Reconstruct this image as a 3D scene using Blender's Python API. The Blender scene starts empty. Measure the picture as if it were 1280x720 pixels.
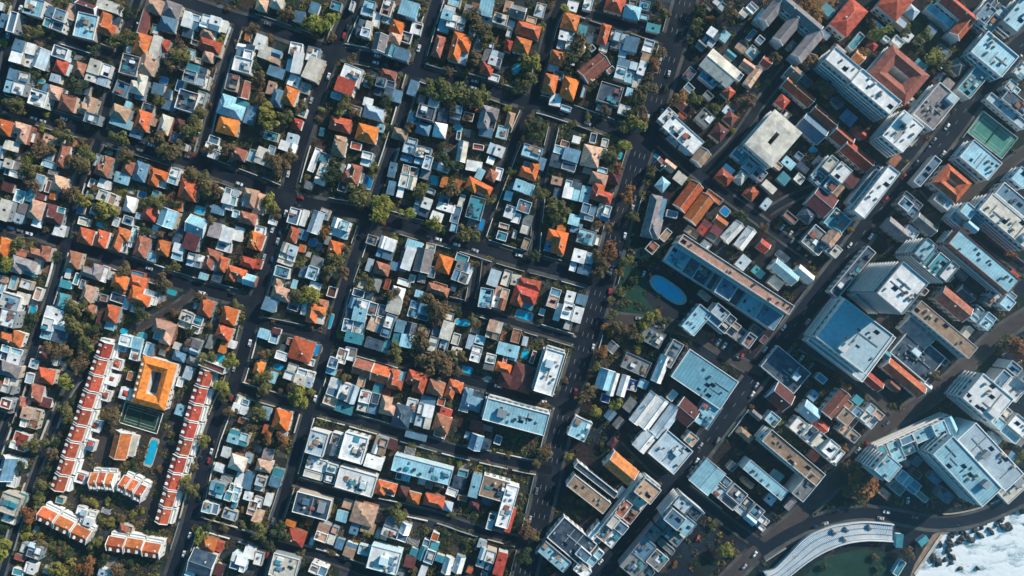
import bpy, math, random
# ---------------------------------------------------------------- survey data
# each survey square is 320 x 180 map units; entries are in quarter units:  x,y,w,h,roof colour + roof form[,angle[,eaves height]]
HOUSES = {
(0,0): """170,35,100,90,kF;270,90,110,110,bC;430,130,110,130,kF;352,60,50,70,pG;540,120,95,110,oH;540,30,120,50,sF;435,38,100,44,RG;108,262,100,120,wC;80,410,115,125,wC;
208,295,70,100,sG;300,262,80,60,bF;305,335,66,64,rH;405,350,64,70,qH;487,360,110,115,cC;190,490,90,84,bF;275,465,70,66,pH;337,515,80,84,oH;440,530,76,96,pH;460,592,80,54,bF;
62,110,40,110,bF;20,105,40,70,bF;715,112,56,124,RG;770,30,86,70,pH;780,150,48,56,tF;860,50,86,78,mH;840,122,86,70,bH;950,100,76,80,wC;1050,110,106,70,kC;1040,165,70,50,pH;1050,230,116,60,rH;1040,282,50,50,pH;
715,225,84,110,oH;775,235,44,120,cF;822,225,48,56,rH;826,275,56,50,bF;650,325,96,106,BF;740,310,84,128,pH;610,445,76,76,bF;692,420,78,106,cH;790,445,58,56,bF;970,370,106,96,bC;1026,412,44,70,wF;
935,505,106,106,BF;1000,512,44,120,cC;842,525,58,50,bF;740,545,66,54,BF;602,565,92,70,pH;605,612,112,44,kF;715,605,70,100,oH;826,625,58,96,cH;682,662,56,56,bF;1160,535,136,104,kH;1140,628,106,88,OH;
1222,255,96,76,wC;1212,325,96,76,sF;1160,412,64,86,BF;1222,450,46,86,qG;1252,575,44,96,bF;25,640,70,76,OH;104,665,84,100,pH;162,684,44,60,wF;1070,700,56,40,bF;882,692,66,56,bF;1112,130,44,60,cF;390,160,40,50,bF;700,480,50,40,bF;240,440,36,36,bF;1090,255,36,60,kF;900,430,40,60,bF""",
(1,0): """30,25,56,56,pH;104,18,66,48,cH;216,85,56,56,bF;292,42,46,56,bF;400,30,56,46,tF;20,212,54,76,wC;66,268,106,66,kC;100,360,84,50,bF;200,245,66,64,wC;206,312,48,112,wF;284,272,66,76,wF;286,345,76,120,cF;190,405,56,56,kF;242,440,56,56,sF;168,480,68,86,OH;108,490,56,86,bH;
205,620,48,50,rH;76,680,76,46,tF;182,692,56,46,sF;228,560,50,50,nF;560,38,66,76,kC;540,140,76,86,sC;602,98,40,76,wF;655,40,56,86,pF;656,92,46,50,kF;705,135,66,68,OH;695,188,66,56,pH;764,45,96,76,kF;752,188,56,56,BF;802,140,56,66,bF;620,215,64,86,mG;706,262,124,56,bC;
992,12,66,40,kF;960,62,56,76,kC;940,132,54,56,kF;1000,110,92,70,wC;912,232,44,106,qH;1020,240,96,150,OH;1150,38,66,86,kF;1222,95,76,56,bF;1160,100,56,46,bF;1262,35,40,60,pF;1200,290,64,80,wC;1155,345,60,60,rH;1190,388,56,36,wF;1262,230,36,56,rH;1266,165,28,46,sF;
475,375,106,96,sF;445,428,96,76,rF;662,375,76,46,qH;640,435,96,90,BC;560,510,46,40,wF;590,565,106,64,sH;420,622,106,66,rH;555,668,106,84,OH;622,640,36,40,kF;420,700,56,36,pH;785,440,44,76,bF;892,510,56,56,sF;850,562,92,72,BF;792,590,64,66,kF;836,645,70,54,bH;920,652,64,72,wH;1118,540,36,36,rF;1162,590,90,116,mH;1232,662,60,66,kF;1270,600,36,76,pH;1000,560,56,70,bC;720,672,76,54,nH;782,708,52,36,sF;1150,660,70,46,bF;700,480,56,60,bF;480,30,20,50,sF""",
(2,0): """30,60,76,56,gG;140,52,52,74,sC;80,150,126,64,rH;50,230,84,76,oH;380,20,48,66,sF;302,32,54,46,bF;515,20,96,86,rH;600,62,84,64,kH;662,28,56,50,bF;662,86,44,28,kF;290,110,84,84,oH;352,150,44,46,tF;460,172,46,104,oH;268,200,76,92,wC;228,290,72,66,oH;206,342,64,40,wF;232,378,54,46,bF;190,420,66,96,oH;285,442,76,106,OH;218,500,56,60,kF;270,542,56,26,kF;
410,340,76,140,qG,50;380,388,56,36,pG,50;540,200,76,86,sC;595,222,70,76,bF;682,230,54,66,wC;570,350,104,110,sC;640,370,36,140,wC;490,470,124,104,BF;460,232,44,54,kF;512,182,46,54,sF;706,140,70,40,tF;
1040,20,80,44,wC;1000,182,70,80,wC;1062,182,44,54,kF;1200,40,54,54,wC;1160,64,44,40,bF;1244,90,46,76,sG;1150,232,54,54,nC;1202,262,60,60,kF;1270,312,50,50,rG;1204,385,44,110,pG;1178,330,70,40,pG;1080,462,54,54,rH;840,512,70,50,qG;965,590,84,76,gF;1092,590,60,60,oH;1035,662,70,76,RH;1080,556,50,40,sF;814,695,76,50,kF;885,440,50,40,bF;1130,380,44,44,bF;980,480,50,40,gF;1240,200,40,40,bF""",
(0,1): """60,10,76,46,cC;240,50,54,56,bF;315,60,46,116,oH;240,100,66,36,kF;50,120,76,84,cC;190,190,54,76,bG;300,200,76,76,pH;335,246,64,56,RH;40,215,56,46,RF;100,262,54,66,kF;20,330,60,106,bF;180,330,66,96,pH;120,322,56,56,mF;190,392,44,46,wF;270,352,96,96,RH;300,432,56,56,sF;96,372,52,46,sF;
520,110,76,106,oH;520,200,56,44,wF;642,120,54,66,qH;612,172,76,52,kF;705,140,64,96,bH;790,172,86,88,OH;868,160,50,86,wC;945,230,96,106,oH;1150,262,70,84,wC;1140,305,50,50,sF;1250,272,76,96,pH;1240,372,84,56,qH;530,265,92,56,cC;650,302,54,76,wH;750,342,70,86,rH;640,382,54,46,bF;838,370,86,90,kG;985,410,96,92,kG;1075,430,56,76,mF;1132,452,56,76,wF;1120,512,76,52,wF;1192,450,44,70,bF;1270,482,46,86,OH;
430,462,76,76,rH;510,476,56,84,oH;606,482,66,124,oH;662,462,26,116,kF;420,388,56,40,bF;710,515,66,106,OH;762,562,44,56,kF;815,520,66,76,oH;888,540,54,86,wC;880,490,36,36,BF;955,490,74,84,RF;970,582,72,66,wC;1060,580,76,104,qH;1112,602,44,76,rH;1240,592,72,46,rH;1180,655,96,76,oH;1252,682,60,56,kG;
20,520,66,96,OH;200,540,104,72,qH;232,566,40,30,wF;112,612,124,84,mH;182,612,36,76,wF;370,580,64,84,oH;460,632,104,76,mH;522,650,40,86,wC;600,690,76,66,OH;690,690,84,56,oH;130,702,60,46,sF;690,650,70,26,bF;330,702,54,36,tF;1050,30,76,76,bC;1192,50,76,56,oH;1262,60,44,66,kF;910,12,46,36,bF;400,330,30,40,bF;780,250,36,36,tF;580,330,40,40,nF;1090,330,60,40,bF;1180,350,36,40,kF""",
(1,1): """30,60,56,84,cC;160,15,86,46,sC;78,30,36,46,bF;20,300,56,106,pH;20,430,56,44,wF;12,490,46,84,rH;80,390,36,26,wF;10,600,36,46,rF;292,80,32,130,wF;330,152,52,106,cC;340,70,60,54,bF;415,20,66,76,nH;480,152,84,104,OH;522,170,30,56,wF;552,75,56,76,wC;500,10,56,36,rF;435,205,44,70,RF;
800,50,150,96,wC;852,115,44,120,sC;762,165,84,120,cC;682,130,36,76,bF;1030,40,46,104,cG;1090,110,80,50,bF;940,190,28,56,oF;1112,220,126,62,OH,27;1180,158,46,54,qH;1212,150,40,66,wF;1120,150,36,54,kF;1200,30,84,54,kC;1112,15,56,28,rF;830,310,86,96,wC;950,318,92,36,wF;940,280,54,46,bF;1000,352,46,92,bF;1098,320,84,120,tF;1080,392,46,36,pF;990,415,36,54,kF;722,240,28,54,wF;
1270,340,56,66,wC;1240,410,54,26,pF;1230,460,54,46,tF;1262,260,36,46,bF;190,360,56,84,bF;240,370,26,84,wF;300,392,56,112,sG;342,350,50,56,bF;415,420,92,92,kC;185,455,46,76,rH;160,540,84,84,sC;148,582,76,42,kF;130,640,76,56,tF;395,525,66,76,OH;424,532,24,60,wF;290,620,56,124,sC;230,522,28,36,oF;110,690,46,54,pH;230,452,56,50,bF;
650,520,84,110,wC;630,625,76,58,oH;790,510,84,54,kF;762,572,50,120,wF;742,560,36,46,gF;838,582,84,120,mG;872,520,50,50,cF;940,602,76,86,OH;1030,640,84,112,gC;1062,652,28,96,wF;740,692,70,36,wF;780,672,30,40,pF;920,712,76,36,oF;580,480,54,50,bF;1030,572,70,44,tF;1190,670,54,84,sF;1252,670,44,86,cF;690,610,40,40,bF;880,640,36,60,bF;240,640,40,60,bF""",
(2,1): """100,40,104,66,kF;88,130,86,84,OH;60,215,104,56,kC;60,312,72,62,bF;20,370,46,54,wF;72,402,46,104,cC;265,70,140,112,bC;395,60,92,104,pH;432,178,84,64,pH;300,230,84,96,wC;366,252,46,84,kF;450,245,112,84,rH;512,170,54,56,RH;460,340,64,76,wC;380,340,76,84,bC;310,380,54,54,kF;220,490,104,116,OH;242,546,28,28,wF;322,420,54,50,bF;372,465,92,74,kF;430,482,28,54,wF;350,590,112,120,bC;20,680,46,54,cC;88,700,112,46,rH;70,500,40,60,nF;150,100,30,60,bF;
870,20,60,46,kG;945,65,66,80,nG;785,110,66,40,pG;840,170,60,50,kF;740,100,50,50,RG;880,262,70,150,oG,37;935,325,70,150,oG,37;1010,265,100,36,oF;1062,165,80,56,rH;1080,130,60,36,kF;1195,245,60,66,rH;1150,60,100,60,bC;1215,130,130,60,bC;1270,300,36,60,sF;1262,50,50,60,sC;1040,392,66,46,oG;990,432,112,76,RC;1100,440,54,120,wG;1165,472,54,120,wG;1255,510,54,54,rG;970,502,54,36,wF;900,440,80,40,nF;1020,480,40,40,gF;800,350,60,36,bF;715,365,84,210,mH,14""",
(0,2): """50,70,104,84,sF;40,150,84,92,wF;110,52,54,54,cC;190,30,36,66,pF;60,245,116,76,oH;50,335,112,84,wC;50,410,104,64,mH;40,490,66,76,cC;25,590,56,76,rC;310,70,46,84,tH;260,210,120,116,bC;270,130,92,60,bF;230,330,66,66,RH;170,380,46,46,sF;150,452,44,54,sF;230,440,84,74,oH;180,525,66,86,oH;230,572,54,46,RF;140,655,84,104,pC;440,30,56,84,pH;520,50,36,36,OF;600,10,56,28,OH;590,50,76,46,BF;700,40,112,84,OH;762,62,36,46,wF;560,130,66,84,oH;505,162,36,74,RF;550,190,46,36,kF;630,80,28,54,kF;
1030,100,66,84,oH;1145,140,76,84,OH;1120,225,76,66,oH;1160,282,36,36,kF;950,170,124,92,bC;815,220,112,112,pH;822,285,54,46,oF;650,270,112,56,wC;680,322,50,84,kC;960,290,84,76,mC;1060,392,140,36,RF;530,270,54,36,kF;650,440,28,46,oF;900,470,30,50,bF;900,610,40,50,kF;1200,590,70,80,wC""",
(1,2): """130,30,104,66,pH;190,82,56,64,BF;70,82,66,66,bF;300,130,92,96,oH;330,80,54,44,qH;380,20,46,54,RF;40,230,56,46,kF;90,250,46,56,kF;100,215,46,26,RF;228,310,116,112,oH;180,272,56,36,oF;270,370,46,36,wF;15,400,46,66,OH;170,420,54,84,wC;240,450,92,84,cC;520,60,104,104,wC;490,160,112,140,kC;532,190,28,92,wF;490,250,92,52,tF;580,105,54,70,bF;690,90,72,74,sF;640,115,60,60,bF;600,180,76,80,pC;660,190,50,124,wC;590,280,92,52,BF;815,115,112,86,bC;740,230,104,130,kC;650,290,30,70,tF;920,250,104,190,cC;1000,255,40,60,cF;
910,10,112,44,oH;1150,50,72,104,kF;1222,50,72,112,pC;1190,210,72,96,pC;1120,260,54,44,kF;1260,310,112,62,kF;1100,330,54,84,wC;1170,370,54,84,cC;1240,400,84,46,OH;1250,462,76,74,RH;430,340,54,76,cC;470,330,60,70,wC;380,390,50,92,bC;535,400,72,86,oG,107;625,430,82,86,oG,107;670,410,24,66,kF;700,460,76,96,rH;800,470,104,104,rH;842,450,28,56,wF;900,500,84,72,OH;860,565,76,46,bF;990,510,76,96,oH;1080,560,104,104,bH;610,502,66,46,tF;650,520,46,36,rF;430,515,160,92,wC;372,562,72,52,pF;440,602,92,46,tF;560,572,104,112,wC;662,590,84,90,pH;730,640,88,112,BH;772,612,56,124,wC;840,640,84,124,wC;930,680,84,84,oH;950,620,60,36,rF;1040,600,50,40,bF;130,660,84,104,OH;60,710,46,46,rF;1100,690,60,46,RF;960,140,60,40,cF""",
(2,2): """60,50,124,104,rH;210,50,56,104,pC;150,120,28,36,kF;230,120,30,90,bF;310,95,112,150,wC;20,240,46,72,qC;10,330,36,66,kF;50,450,112,140,RH""",
(0,3): """405,392,44,44,wC;436,442,56,46,wC;620,482,48,40,qH;90,50,84,92,rC;40,180,76,120,bG;60,250,46,54,wF;50,360,104,104,cF;50,430,72,52,wF;110,330,46,46,tF;170,600,76,72,kC;150,680,56,54,wC;90,700,56,36,tF;520,705,56,36,sF;1190,30,104,66,kC;1190,155,84,74,cH;1242,130,36,46,kF;1080,290,74,76,tC;1160,310,66,84,tC;1200,240,46,72,sF;1050,382,84,56,kC;1150,412,76,52,sF;1242,240,46,92,bF;1262,380,46,76,pC;1045,560,72,64,oH;1095,572,40,50,rF;1010,655,124,124,BG;1190,655,84,84,wC;1250,600,56,56,wF;430,432,72,70,wC;640,485,50,40,pF;300,340,40,36,tF;1130,100,40,50,kF;1240,320,40,40,sF""",
(1,3): """620,70,66,92,pC;590,150,92,62,sF;340,220,60,50,tF;280,370,190,112,BF;830,190,320,84,kF;650,285,104,72,oH;790,330,66,56,oH;890,345,104,56,oH;740,300,50,50,RH;980,300,60,40,wF;540,410,124,110,pH;430,420,54,54,kF;460,360,50,46,pF;700,490,140,96,wC;200,530,92,76,rH;350,510,104,92,pC;640,640,164,124,wF;470,590,56,70,pC;540,590,60,50,kC;790,600,36,36,tF;770,650,54,56,RF;860,600,84,112,bC;140,675,140,120,kF;310,690,92,52,wC;15,630,46,72,wF;960,665,46,84,wG;1015,660,46,84,wG;1150,640,84,112,wC;1222,660,50,120,rF;1095,270,46,120,kF;1272,440,26,130,rF;40,170,76,56,pH;20,260,54,84,sC;100,230,54,92,bC;60,110,50,50,mF;10,350,46,56,wF;10,420,46,60,pF;800,20,112,28,bF;920,10,64,36,oF;1100,50,62,76,bG;1210,40,36,46,bF;680,60,46,50,RF;1130,560,40,40,sF;560,480,70,50,nF""",
}
# map units: x,y,w,h,roof[,angle[,height]] ; (type name, category, description)
BIG = [
("apartment_block","apartments","white L-shaped block round a warm tan flat roof",[(618,611,34,26,'nF',16,8),(634,633,16,54,'wF',16,8.6),(620,655,22,20,'bC',16,7)]),
("apartment_block","apartments","large white stepped complex left of the long pale blue roof",[(442,560,30,34,'wF',16,8.5),(396,554,23,30,'sF',16,8),(420,556,17,28,'mC',16,7),(400,589,40,26,'wC',16,7.5),(445,602,48,27,'wF',16,8.2)]),
("townhouse_hall","villa","red tiled hipped villa roof",[(1061,22,26,41,'rH',40,9)]),
("townhouse_hall","villa","red tiled hipped villa roof cut by the top edge",[(1122,0,30,42,'rH',40,9)]),
("school_building","school","red tiled L-shaped building with pale blue flat wing",[(1197,12,48,15,'rG',40,9),(1202,35,15,28,'rG',40,8.4),(1175,20,38,10,'kF',40,5)]),
("school_building","school","grey comb-shaped building of four parallel gabled wings",[(1000,19,62,14,'mG',40,10),(984,38,15,36,'mG',40,9),(1009,57,16,42,'mG',40,9.3),(964,16,15,30,'mG',40,8.7)]),
("apartment_block","apartments","tall white apartment block, uppermost of the white pair",[(1054,80,42,20,'wF',40,18)]),
("apartment_block","apartments","longest tall white apartment block beside the red courtyard building",[(1095,115,64,22,'wF',40,18.5)]),
("apartment_block","apartments","tall white apartment block with dark rooftop vents at the junction",[(1129,164,33,42,'wF',40,17)]),
("courtyard_building","courtyard block","brick red square courtyard building",[('ring',1123,94,60,48,17,'q',40,10)]),
("apartment_block","apartments","mauve-grey flat apartment block with white trim",[(1170,133,32,52,'mF',40,12)]),
("rooftop_pavilion","pavilion","small white box-shaped pavilion above the red courtyard building",[(1122,52,14,10,'wF',40,4)]),
("office_building","offices","pale blue flat office with lower teal wing",[(1243,68,50,34,'kF',40,10),(1216,103,20,38,'tF',40,7)]),
("office_building","offices","blue-grey stepped office block by the top edge",[(1242,17,30,36,'bC',40,10)]),
("office_building","offices","pale blue roofed block in the top corner",[(1275,18,24,40,'kF',40,12)]),
("office_building","offices","small pale grey block beside the main road",[(1276,88,16,20,'sF',40,8)]),
("office_building","offices","long narrow pale grey block beside the green court",[(1258,139,60,11,'sF',40,4.5)]),
("office_building","offices","dark slate flat block behind the pale grey strip",[(1270,128,34,16,'BF',40,7)]),
("office_building","offices","small pale blue stepped block by the dark slate roof",[(1267,110,20,14,'kC',40,7)]),
("apartment_tower","tower","pale blue striped tower below the green court",[(1226,200,46,28,'kF',40,11)]),
("courtyard_building","courtyard block","red ring-roofed building with blue-grey wing",[('ring',1190,229,38,30,11,'r',40,9),(1159,214,11,42,'bF',40,7),(1181,252,24,12,'sC',40,7.5)]),
("shopping_hall","hall","very long pale blue roofed hall with red-brown walls",[(1230,327,98,22,'kF',40,15)]),
("apartment_tower","tower","large cream roofed tower with striped pale facade at the edge",[(1262,277,78,26,'cF',40,17)]),
("apartment_tower","tower","pale blue stepped tower beside the cream roofed tower",[(1214,272,32,24,'kC',40,14)]),
("office_building","offices","long blue flat block above the cream roofed tower",[(1268,250,48,18,'bF',40,9)]),
("office_building","offices","pale blue block beside the brown side street",[(1278,222,20,20,'kF',40,10)]),
("office_building","offices","blue-grey stepped block across from the ring-roofed building",[(1140,255,28,22,'bC',40,8)]),
("warehouse","warehouse","mauve-grey gabled shed by the main road",[(1120,287,30,15,'mG',40,5)]),
("warehouse","warehouse","grey gabled shed with pale gable end",[(1156,281,28,13,'gG',40,5.4)]),
("warehouse","warehouse","small pale grey flat shed between two gabled sheds",[(1139,290,17,11,'sF',40,4.2)]),
("apartment_tower","tower","teal tower with stepped roof and striped balconies",[(1172,325,56,26,'kC',40,22)]),
("apartment_tower","tower","tallest pale blue tower throwing shade over the large roof",[(1128,360,42,52,'wF',40,37)]),
("arcade_block","arcade","narrow dark roof strip edged in white along the main road",[(1066,340,13,74,'BF',40,7)]),
("shopping_centre","shopping centre","large plain pale roof half shaded by a tower",[(1068,420,76,60,'uF',37,18),(1064,424,86,70,'sF',37,8)]),
("warehouse","warehouse","dull red gabled hall beside the long beige block",[(1192,380,44,20,'qG',40,8)]),
("apartment_block","apartments","long beige flat apartment block behind the shopping centre",[(1181,412,92,18,'nF',40,11)]),
("glasshouse","glasshouse","grey ribbed roof hall beside the beige block",[(1148,413,40,26,'mG',40,5)]),
("warehouse","warehouse","dark flat roofed depot behind the red gabled bars",[(1147,444,58,40,'BF',40,5)]),
("office_building","offices","pale blue stepped block beside the seafront road",[(1230,397,28,20,'kC',40,8)]),
("office_building","offices","pale blue stepped block right of the dull red hall",[(1257,370,30,24,'kC',40,9)]),
("office_building","offices","small tan flat block between pale blue blocks",[(1238,375,12,14,'nF',40,6)]),
("market_hall","hall","long bright red gabled bar beside the seafront road",[(1130,472,58,15,'rG',40,6)]),
("market_hall","hall","short bright red gabled bar below the large pale roof",[(1090,476,26,12,'rG',40,5.4)]),
("kiosk","kiosk","little white gabled hut at the end of the red bar",[(1156,481,15,8,'wG',40,3)]),
("hotel","hotel","white stepped hotel with pale blue facade by the seafront",[(1235,498,50,40,'wF',40,18),(1274,478,38,38,'wC',40,16),(1262,528,52,30,'wC',40,12)]),
("parking_structure","car park","dark flat parking deck with white bay lines",[(982,462,54,34,'BF',40,4)]),
("warehouse","warehouse","dark maroon gabled shed below the parking deck",[(975,496,26,24,'RG',40,5)]),
("warehouse","warehouse","pale blue gabled shed beside the red strip roof",[(1011,514,22,18,'kG',40,5.3)]),
("warehouse","warehouse","narrow red gabled strip roof",[(1022,529,26,11,'rG',40,4.6)]),
("apartment_block","apartments","peach gabled row block by the dark lane",[(1045,505,15,36,'qG',40,8)]),
("apartment_block","apartments","tan stepped block by the seafront road",[(1065,520,28,28,'nC',40,9)]),
("apartment_block","apartments","cream stepped block at the seafront corner",[(1091,521,24,24,'cC',40,9)]),
("office_building","offices","white flat block above the long tan block",[(999,533,18,18,'wF',40,7)]),
("office_building","offices","small pale blue flat block below the maroon shed",[(966,524,16,14,'kF',40,6)]),
("apartment_block","apartments","U-shaped tan and pale blue apartment block round a dark slot",[(992,572,88,19,'nF',40,14),(957,600,62,15,'kF',40,11),(1008,608,18,36,'gF',40,13.4)]),
("apartment_block","apartments","white stepped apartment row beside the seafront road",[(1035,558,56,19,'wC',40,13)]),
("office_building","offices","peach stepped block above the white apartment row",[(1062,541,26,13,'pC',40,8)]),
("apartment_tower","tower","square pale blue tower on the seafront bend",[(1110,585,24,26,'kF',40,23)]),
("office_building","offices","low pale blue stepped block right of the square tower",[(1136,603,32,15,'kC',40,7)]),
("office_building","offices","broad pale blue stepped arm joining the square tower and the slab tower",[(1150,553,100,27,'kC',-24,13)]),
("apartment_tower","tower","long pale blue slab tower facing the sea",[(1209,589,90,34,'kF',47,21),(1238,571,88,32,'sF',47,18)]),
("seafront_terrace","terrace","low cream terrace at the foot of the slab tower",[(1262,605,34,38,'cF',47,4)]),
("apartment_block","apartments","long tan roofed block in a white parapet frame",[(736,618,58,17,'nF',38,9)]),
("apartment_block","apartments","narrow dark roof beside the long tan roof",[(745,600,64,8,'BF',38,8)]),
("church_hall","hall","orange-brown gabled hall amid flat roofs",[(776,585,38,22,'oG',40,9)]),
("office_building","offices","red and white stepped block at the main road corner",[(808,607,18,18,'rC',40,9)]),
("apartment_block","apartments","long peach stepped block along the main road",[(786,643,26,98,'pC',38.5,13)]),
("warehouse","warehouse","large dark slate flat roof by the tree-lined road",[(715,676,54,34,'BF',40,7)]),
("warehouse","warehouse","bright pale blue flat strip near the bottom edge",[(693,696,42,16,'kF',40,8)]),
("office_building","offices","blue-grey stepped block right of the pale blue strip",[(737,692,28,24,'bC',40,9)]),
("office_building","offices","small pale blue stepped block at the end of the peach block",[(749,668,20,22,'kC',40,8)]),
("office_building","offices","small white flat block on the bottom edge",[(728,713,20,13,'wF',40,7)]),
("office_building","offices","grey roofed tower on a long white-lined podium",[(856,648,40,36,'bC',40,20),(818,690,42,84,'gC',38.5,10)]),
("warehouse","warehouse","pale blue low-gabled hall at the road junction",[(884,596,30,34,'kG',40,7)]),
("office_building","offices","mauve-grey stepped block below the pale blue low-gabled hall",[(912,617,36,28,'mC',40,8)]),
("office_building","offices","blue-grey stepped block beside the dark lot",[(938,639,28,24,'bC',40,8)]),
("office_building","offices","small white stepped block above the curved road",[(953,654,16,16,'wC',40,7)]),
("warehouse","warehouse","large white flat roof above the junction",[(838,565,42,38,'sF',40,9)]),
("warehouse","warehouse","white gabled shed left of the large white roof",[(806,551,18,26,'wG',40,7)]),
("office_building","offices","small peach flat block right of the large white roof",[(864,549,14,14,'pF',40,8)]),
("office_building","offices","white edged pale blue block by the dark open lot",[(871,400,20,36,'kF',40,9)]),
("office_building","offices","pale grey stepped block with clustered white roof plant",[(902,398,32,24,'sC',40,10)]),
("office_building","offices","mauve-grey stepped block ending in a round white corner",[(925,417,40,18,'mC',36,8)]),
("warehouse","warehouse","very large grey-blue flat warehouse roof",[(881,474,74,42,'dF',34,9),(884,517,24,34,'kF',40,7.5)]),
("office_building","offices","narrow grey flat strip left of the warehouse",[(840,442,15,34,'gF',30,7)]),
("warehouse","warehouse","narrow white gabled shed against the warehouse",[(826,461,12,34,'wG',22,6)]),
("warehouse","warehouse","white twin-gabled shed with pale valley",[(805,510,12,44,'wG',37,7),(817,517,12,44,'wG',37,6.7)]),
("warehouse","warehouse","pale grey gabled shed below the twin-gabled shed",[(832,527,16,44,'sG',37,6)]),
("warehouse","warehouse","dark maroon gabled hall between pale sheds",[(857,515,26,26,'RG',40,7)]),
("warehouse","warehouse","dim grey flat roof under the trees",[(795,456,34,20,'gF',24,5)]),
("warehouse","warehouse","pale blue gabled shed beside white strips",[(756,474,18,24,'kG',17,5)]),
("warehouse","warehouse","narrow white gabled strip, left one of a pair",[(766,480,8,28,'wG',17,5)]),
("warehouse","warehouse","narrow white gabled strip, right one of a pair",[(779,482,9,26,'wG',17,5.5)]),
("canopy_shelter","canopy","deep blue tarpaulin canopy right of the white strips",[(790,481,14,14,'eF',17,3)]),
("canopy_shelter","canopy","deep blue tarpaulin canopy below the pale blue shed",[(757,498,11,10,'eF',17,3)]),
("warehouse","warehouse","small pale blue flat roof beside the blue canopy",[(804,480,12,11,'kF',24,4)]),
("warehouse","warehouse","dim grey flat roof beside the open lot",[(816,421,27,20,'gF',28,5)]),
("warehouse","warehouse","pale blue flat roof beside the tree-lined road",[(725,536,23,26,'kF',24,6)]),
("apartment_block","apartments","very long block with peach roof ridge and blue-grey terraces",[(920,343,165,13,'pF',33,17),(906,360,162,22,'bC',33,12)]),  # blue-grey of the lower terraces is that side's shade put into their colour
("courtyard_building","courtyard block","cream square courtyard building with small brick-floored well",[('ring',967,173,44,56,18.5,'c',41,13)]),
("office_building","offices","white and teal stepped block beside a dark red bar",[(1042,217,32,36,'wC',40,11)]),
("apartment_block","apartments","long white flat block along the main road",[(1096,240,17,72,'wF',38,15),(1082,232,9,58,'gF',38,8)]),
("warehouse","warehouse","dark maroon gabled roof with pale chimney",[(1027,252,28,28,'RG',40,6)]),
("office_building","offices","teal-grey flat roof beside the main road",[(1047,277,26,24,'tF',40,7)]),
("office_building","offices","grey flat roof in a pale frame",[(1021,300,28,28,'gF',40,6)]),
("office_building","offices","peach gabled block near the main road",[(1039,297,15,20,'pG',40,7)]),
("office_building","offices","cream stepped block near the main road",[(1042,312,18,14,'cC',40,6)]),
("office_building","offices","pale blue gabled block near the long peach block",[(980,340,34,15,'kG',40,7)]),
("office_building","offices","white gabled block near the main road",[(1005,343,22,12,'wG',40,6)]),
("row_building","row","dark red gabled bar above the long white block",[(1071,195,42,17,'rG',40,7)]),
("row_building","row","dark red gabled bar left of the tall white blocks",[(998,115,42,14,'rG',40,6)]),
("row_building","row","red gabled bar below the tall white blocks",[(1030,147,34,13,'rG',40,6)]),
("row_building","row","short wide red gabled bar right of blue roof",[(1052,172,26,17,'rG',40,6)]),
("row_building","row","blue-grey gabled bar between red bars",[(1015,161,34,22,'bG',40,5)]),
("row_building","row","tan gabled roof below the comb-shaped building",[(992,92,17,17,'nG',40,6)]),
("row_building","row","small red hipped roof by the cream courtyard building",[(978,127,13,13,'rH',40,5)]),
("villa","villa","large white flat L-shaped villa beside the tree-lined road",[(854,168,52,21,'wF',42,7),(835,147,17,20,'wF',42,6)]),
("villa","villa","grey villa with pale hipped roof beside the tree-lined road",[(900,86,44,26,'cG',40,7),(888,96,24,18,'bF',40,4.5)]),
("teal_shed","shed","short teal flat roof between red roofs",[(1070,52,9,24,'tF',40,4)]),
("office_building","offices","small orange roof by the tall white block",[(1073,72,12,12,'oG',40,5)]),
("apartment_block","apartments","white flat apartment block with notched edge",[(687,465,25,56,'wF',17,13)]),
("apartment_block","apartments","pale blue flat apartment block with white parapet",[(645,521,80,28,'kF',15,11)]),
]
POOLS = {
(0,0): "225,440,28,30;820,402,46,36;205,405,40,30;770,160,30,24;640,480,30,20",
(1,0): "1010,640,50,30;170,410,44,28;100,355,50,26",
(2,0): "20,345,36,66;345,150,30,40",
(0,1): "1000,332,56,42;710,255,46,36;505,405,54,28;190,180,36,44;545,45,36,22;420,385,44,26;940,20,30,20;700,90,26,30",
(1,1): "890,182,56,56;562,192,48,72;285,492,40,50;730,612,54,48;1120,402,46,66;1090,110,50,40;1000,418,30,44;890,105,44,40",
(2,1): "720,60,34,28;542,60,28,36;1065,337,50,44;60,305,56,40;150,40,30,40",
(0,2): "165,110,40,54;860,20,56,34;710,240,48,44;620,215,40,36;1100,350,56,46;85,240,20,20",
(1,2): "305,310,46,70;115,395,58,44;1032,172,72,44;1055,412,62,52;1160,456,40,32;370,165,30,80;820,140,86,34",
(2,2): "780,10,190,96;60,140,92,58;150,118,24,34;65,330,40,60",
(0,3): "757,102,50,150",
(3,1): "225,32,40,36",
(1,3): "1215,45,28,30",
}
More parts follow.
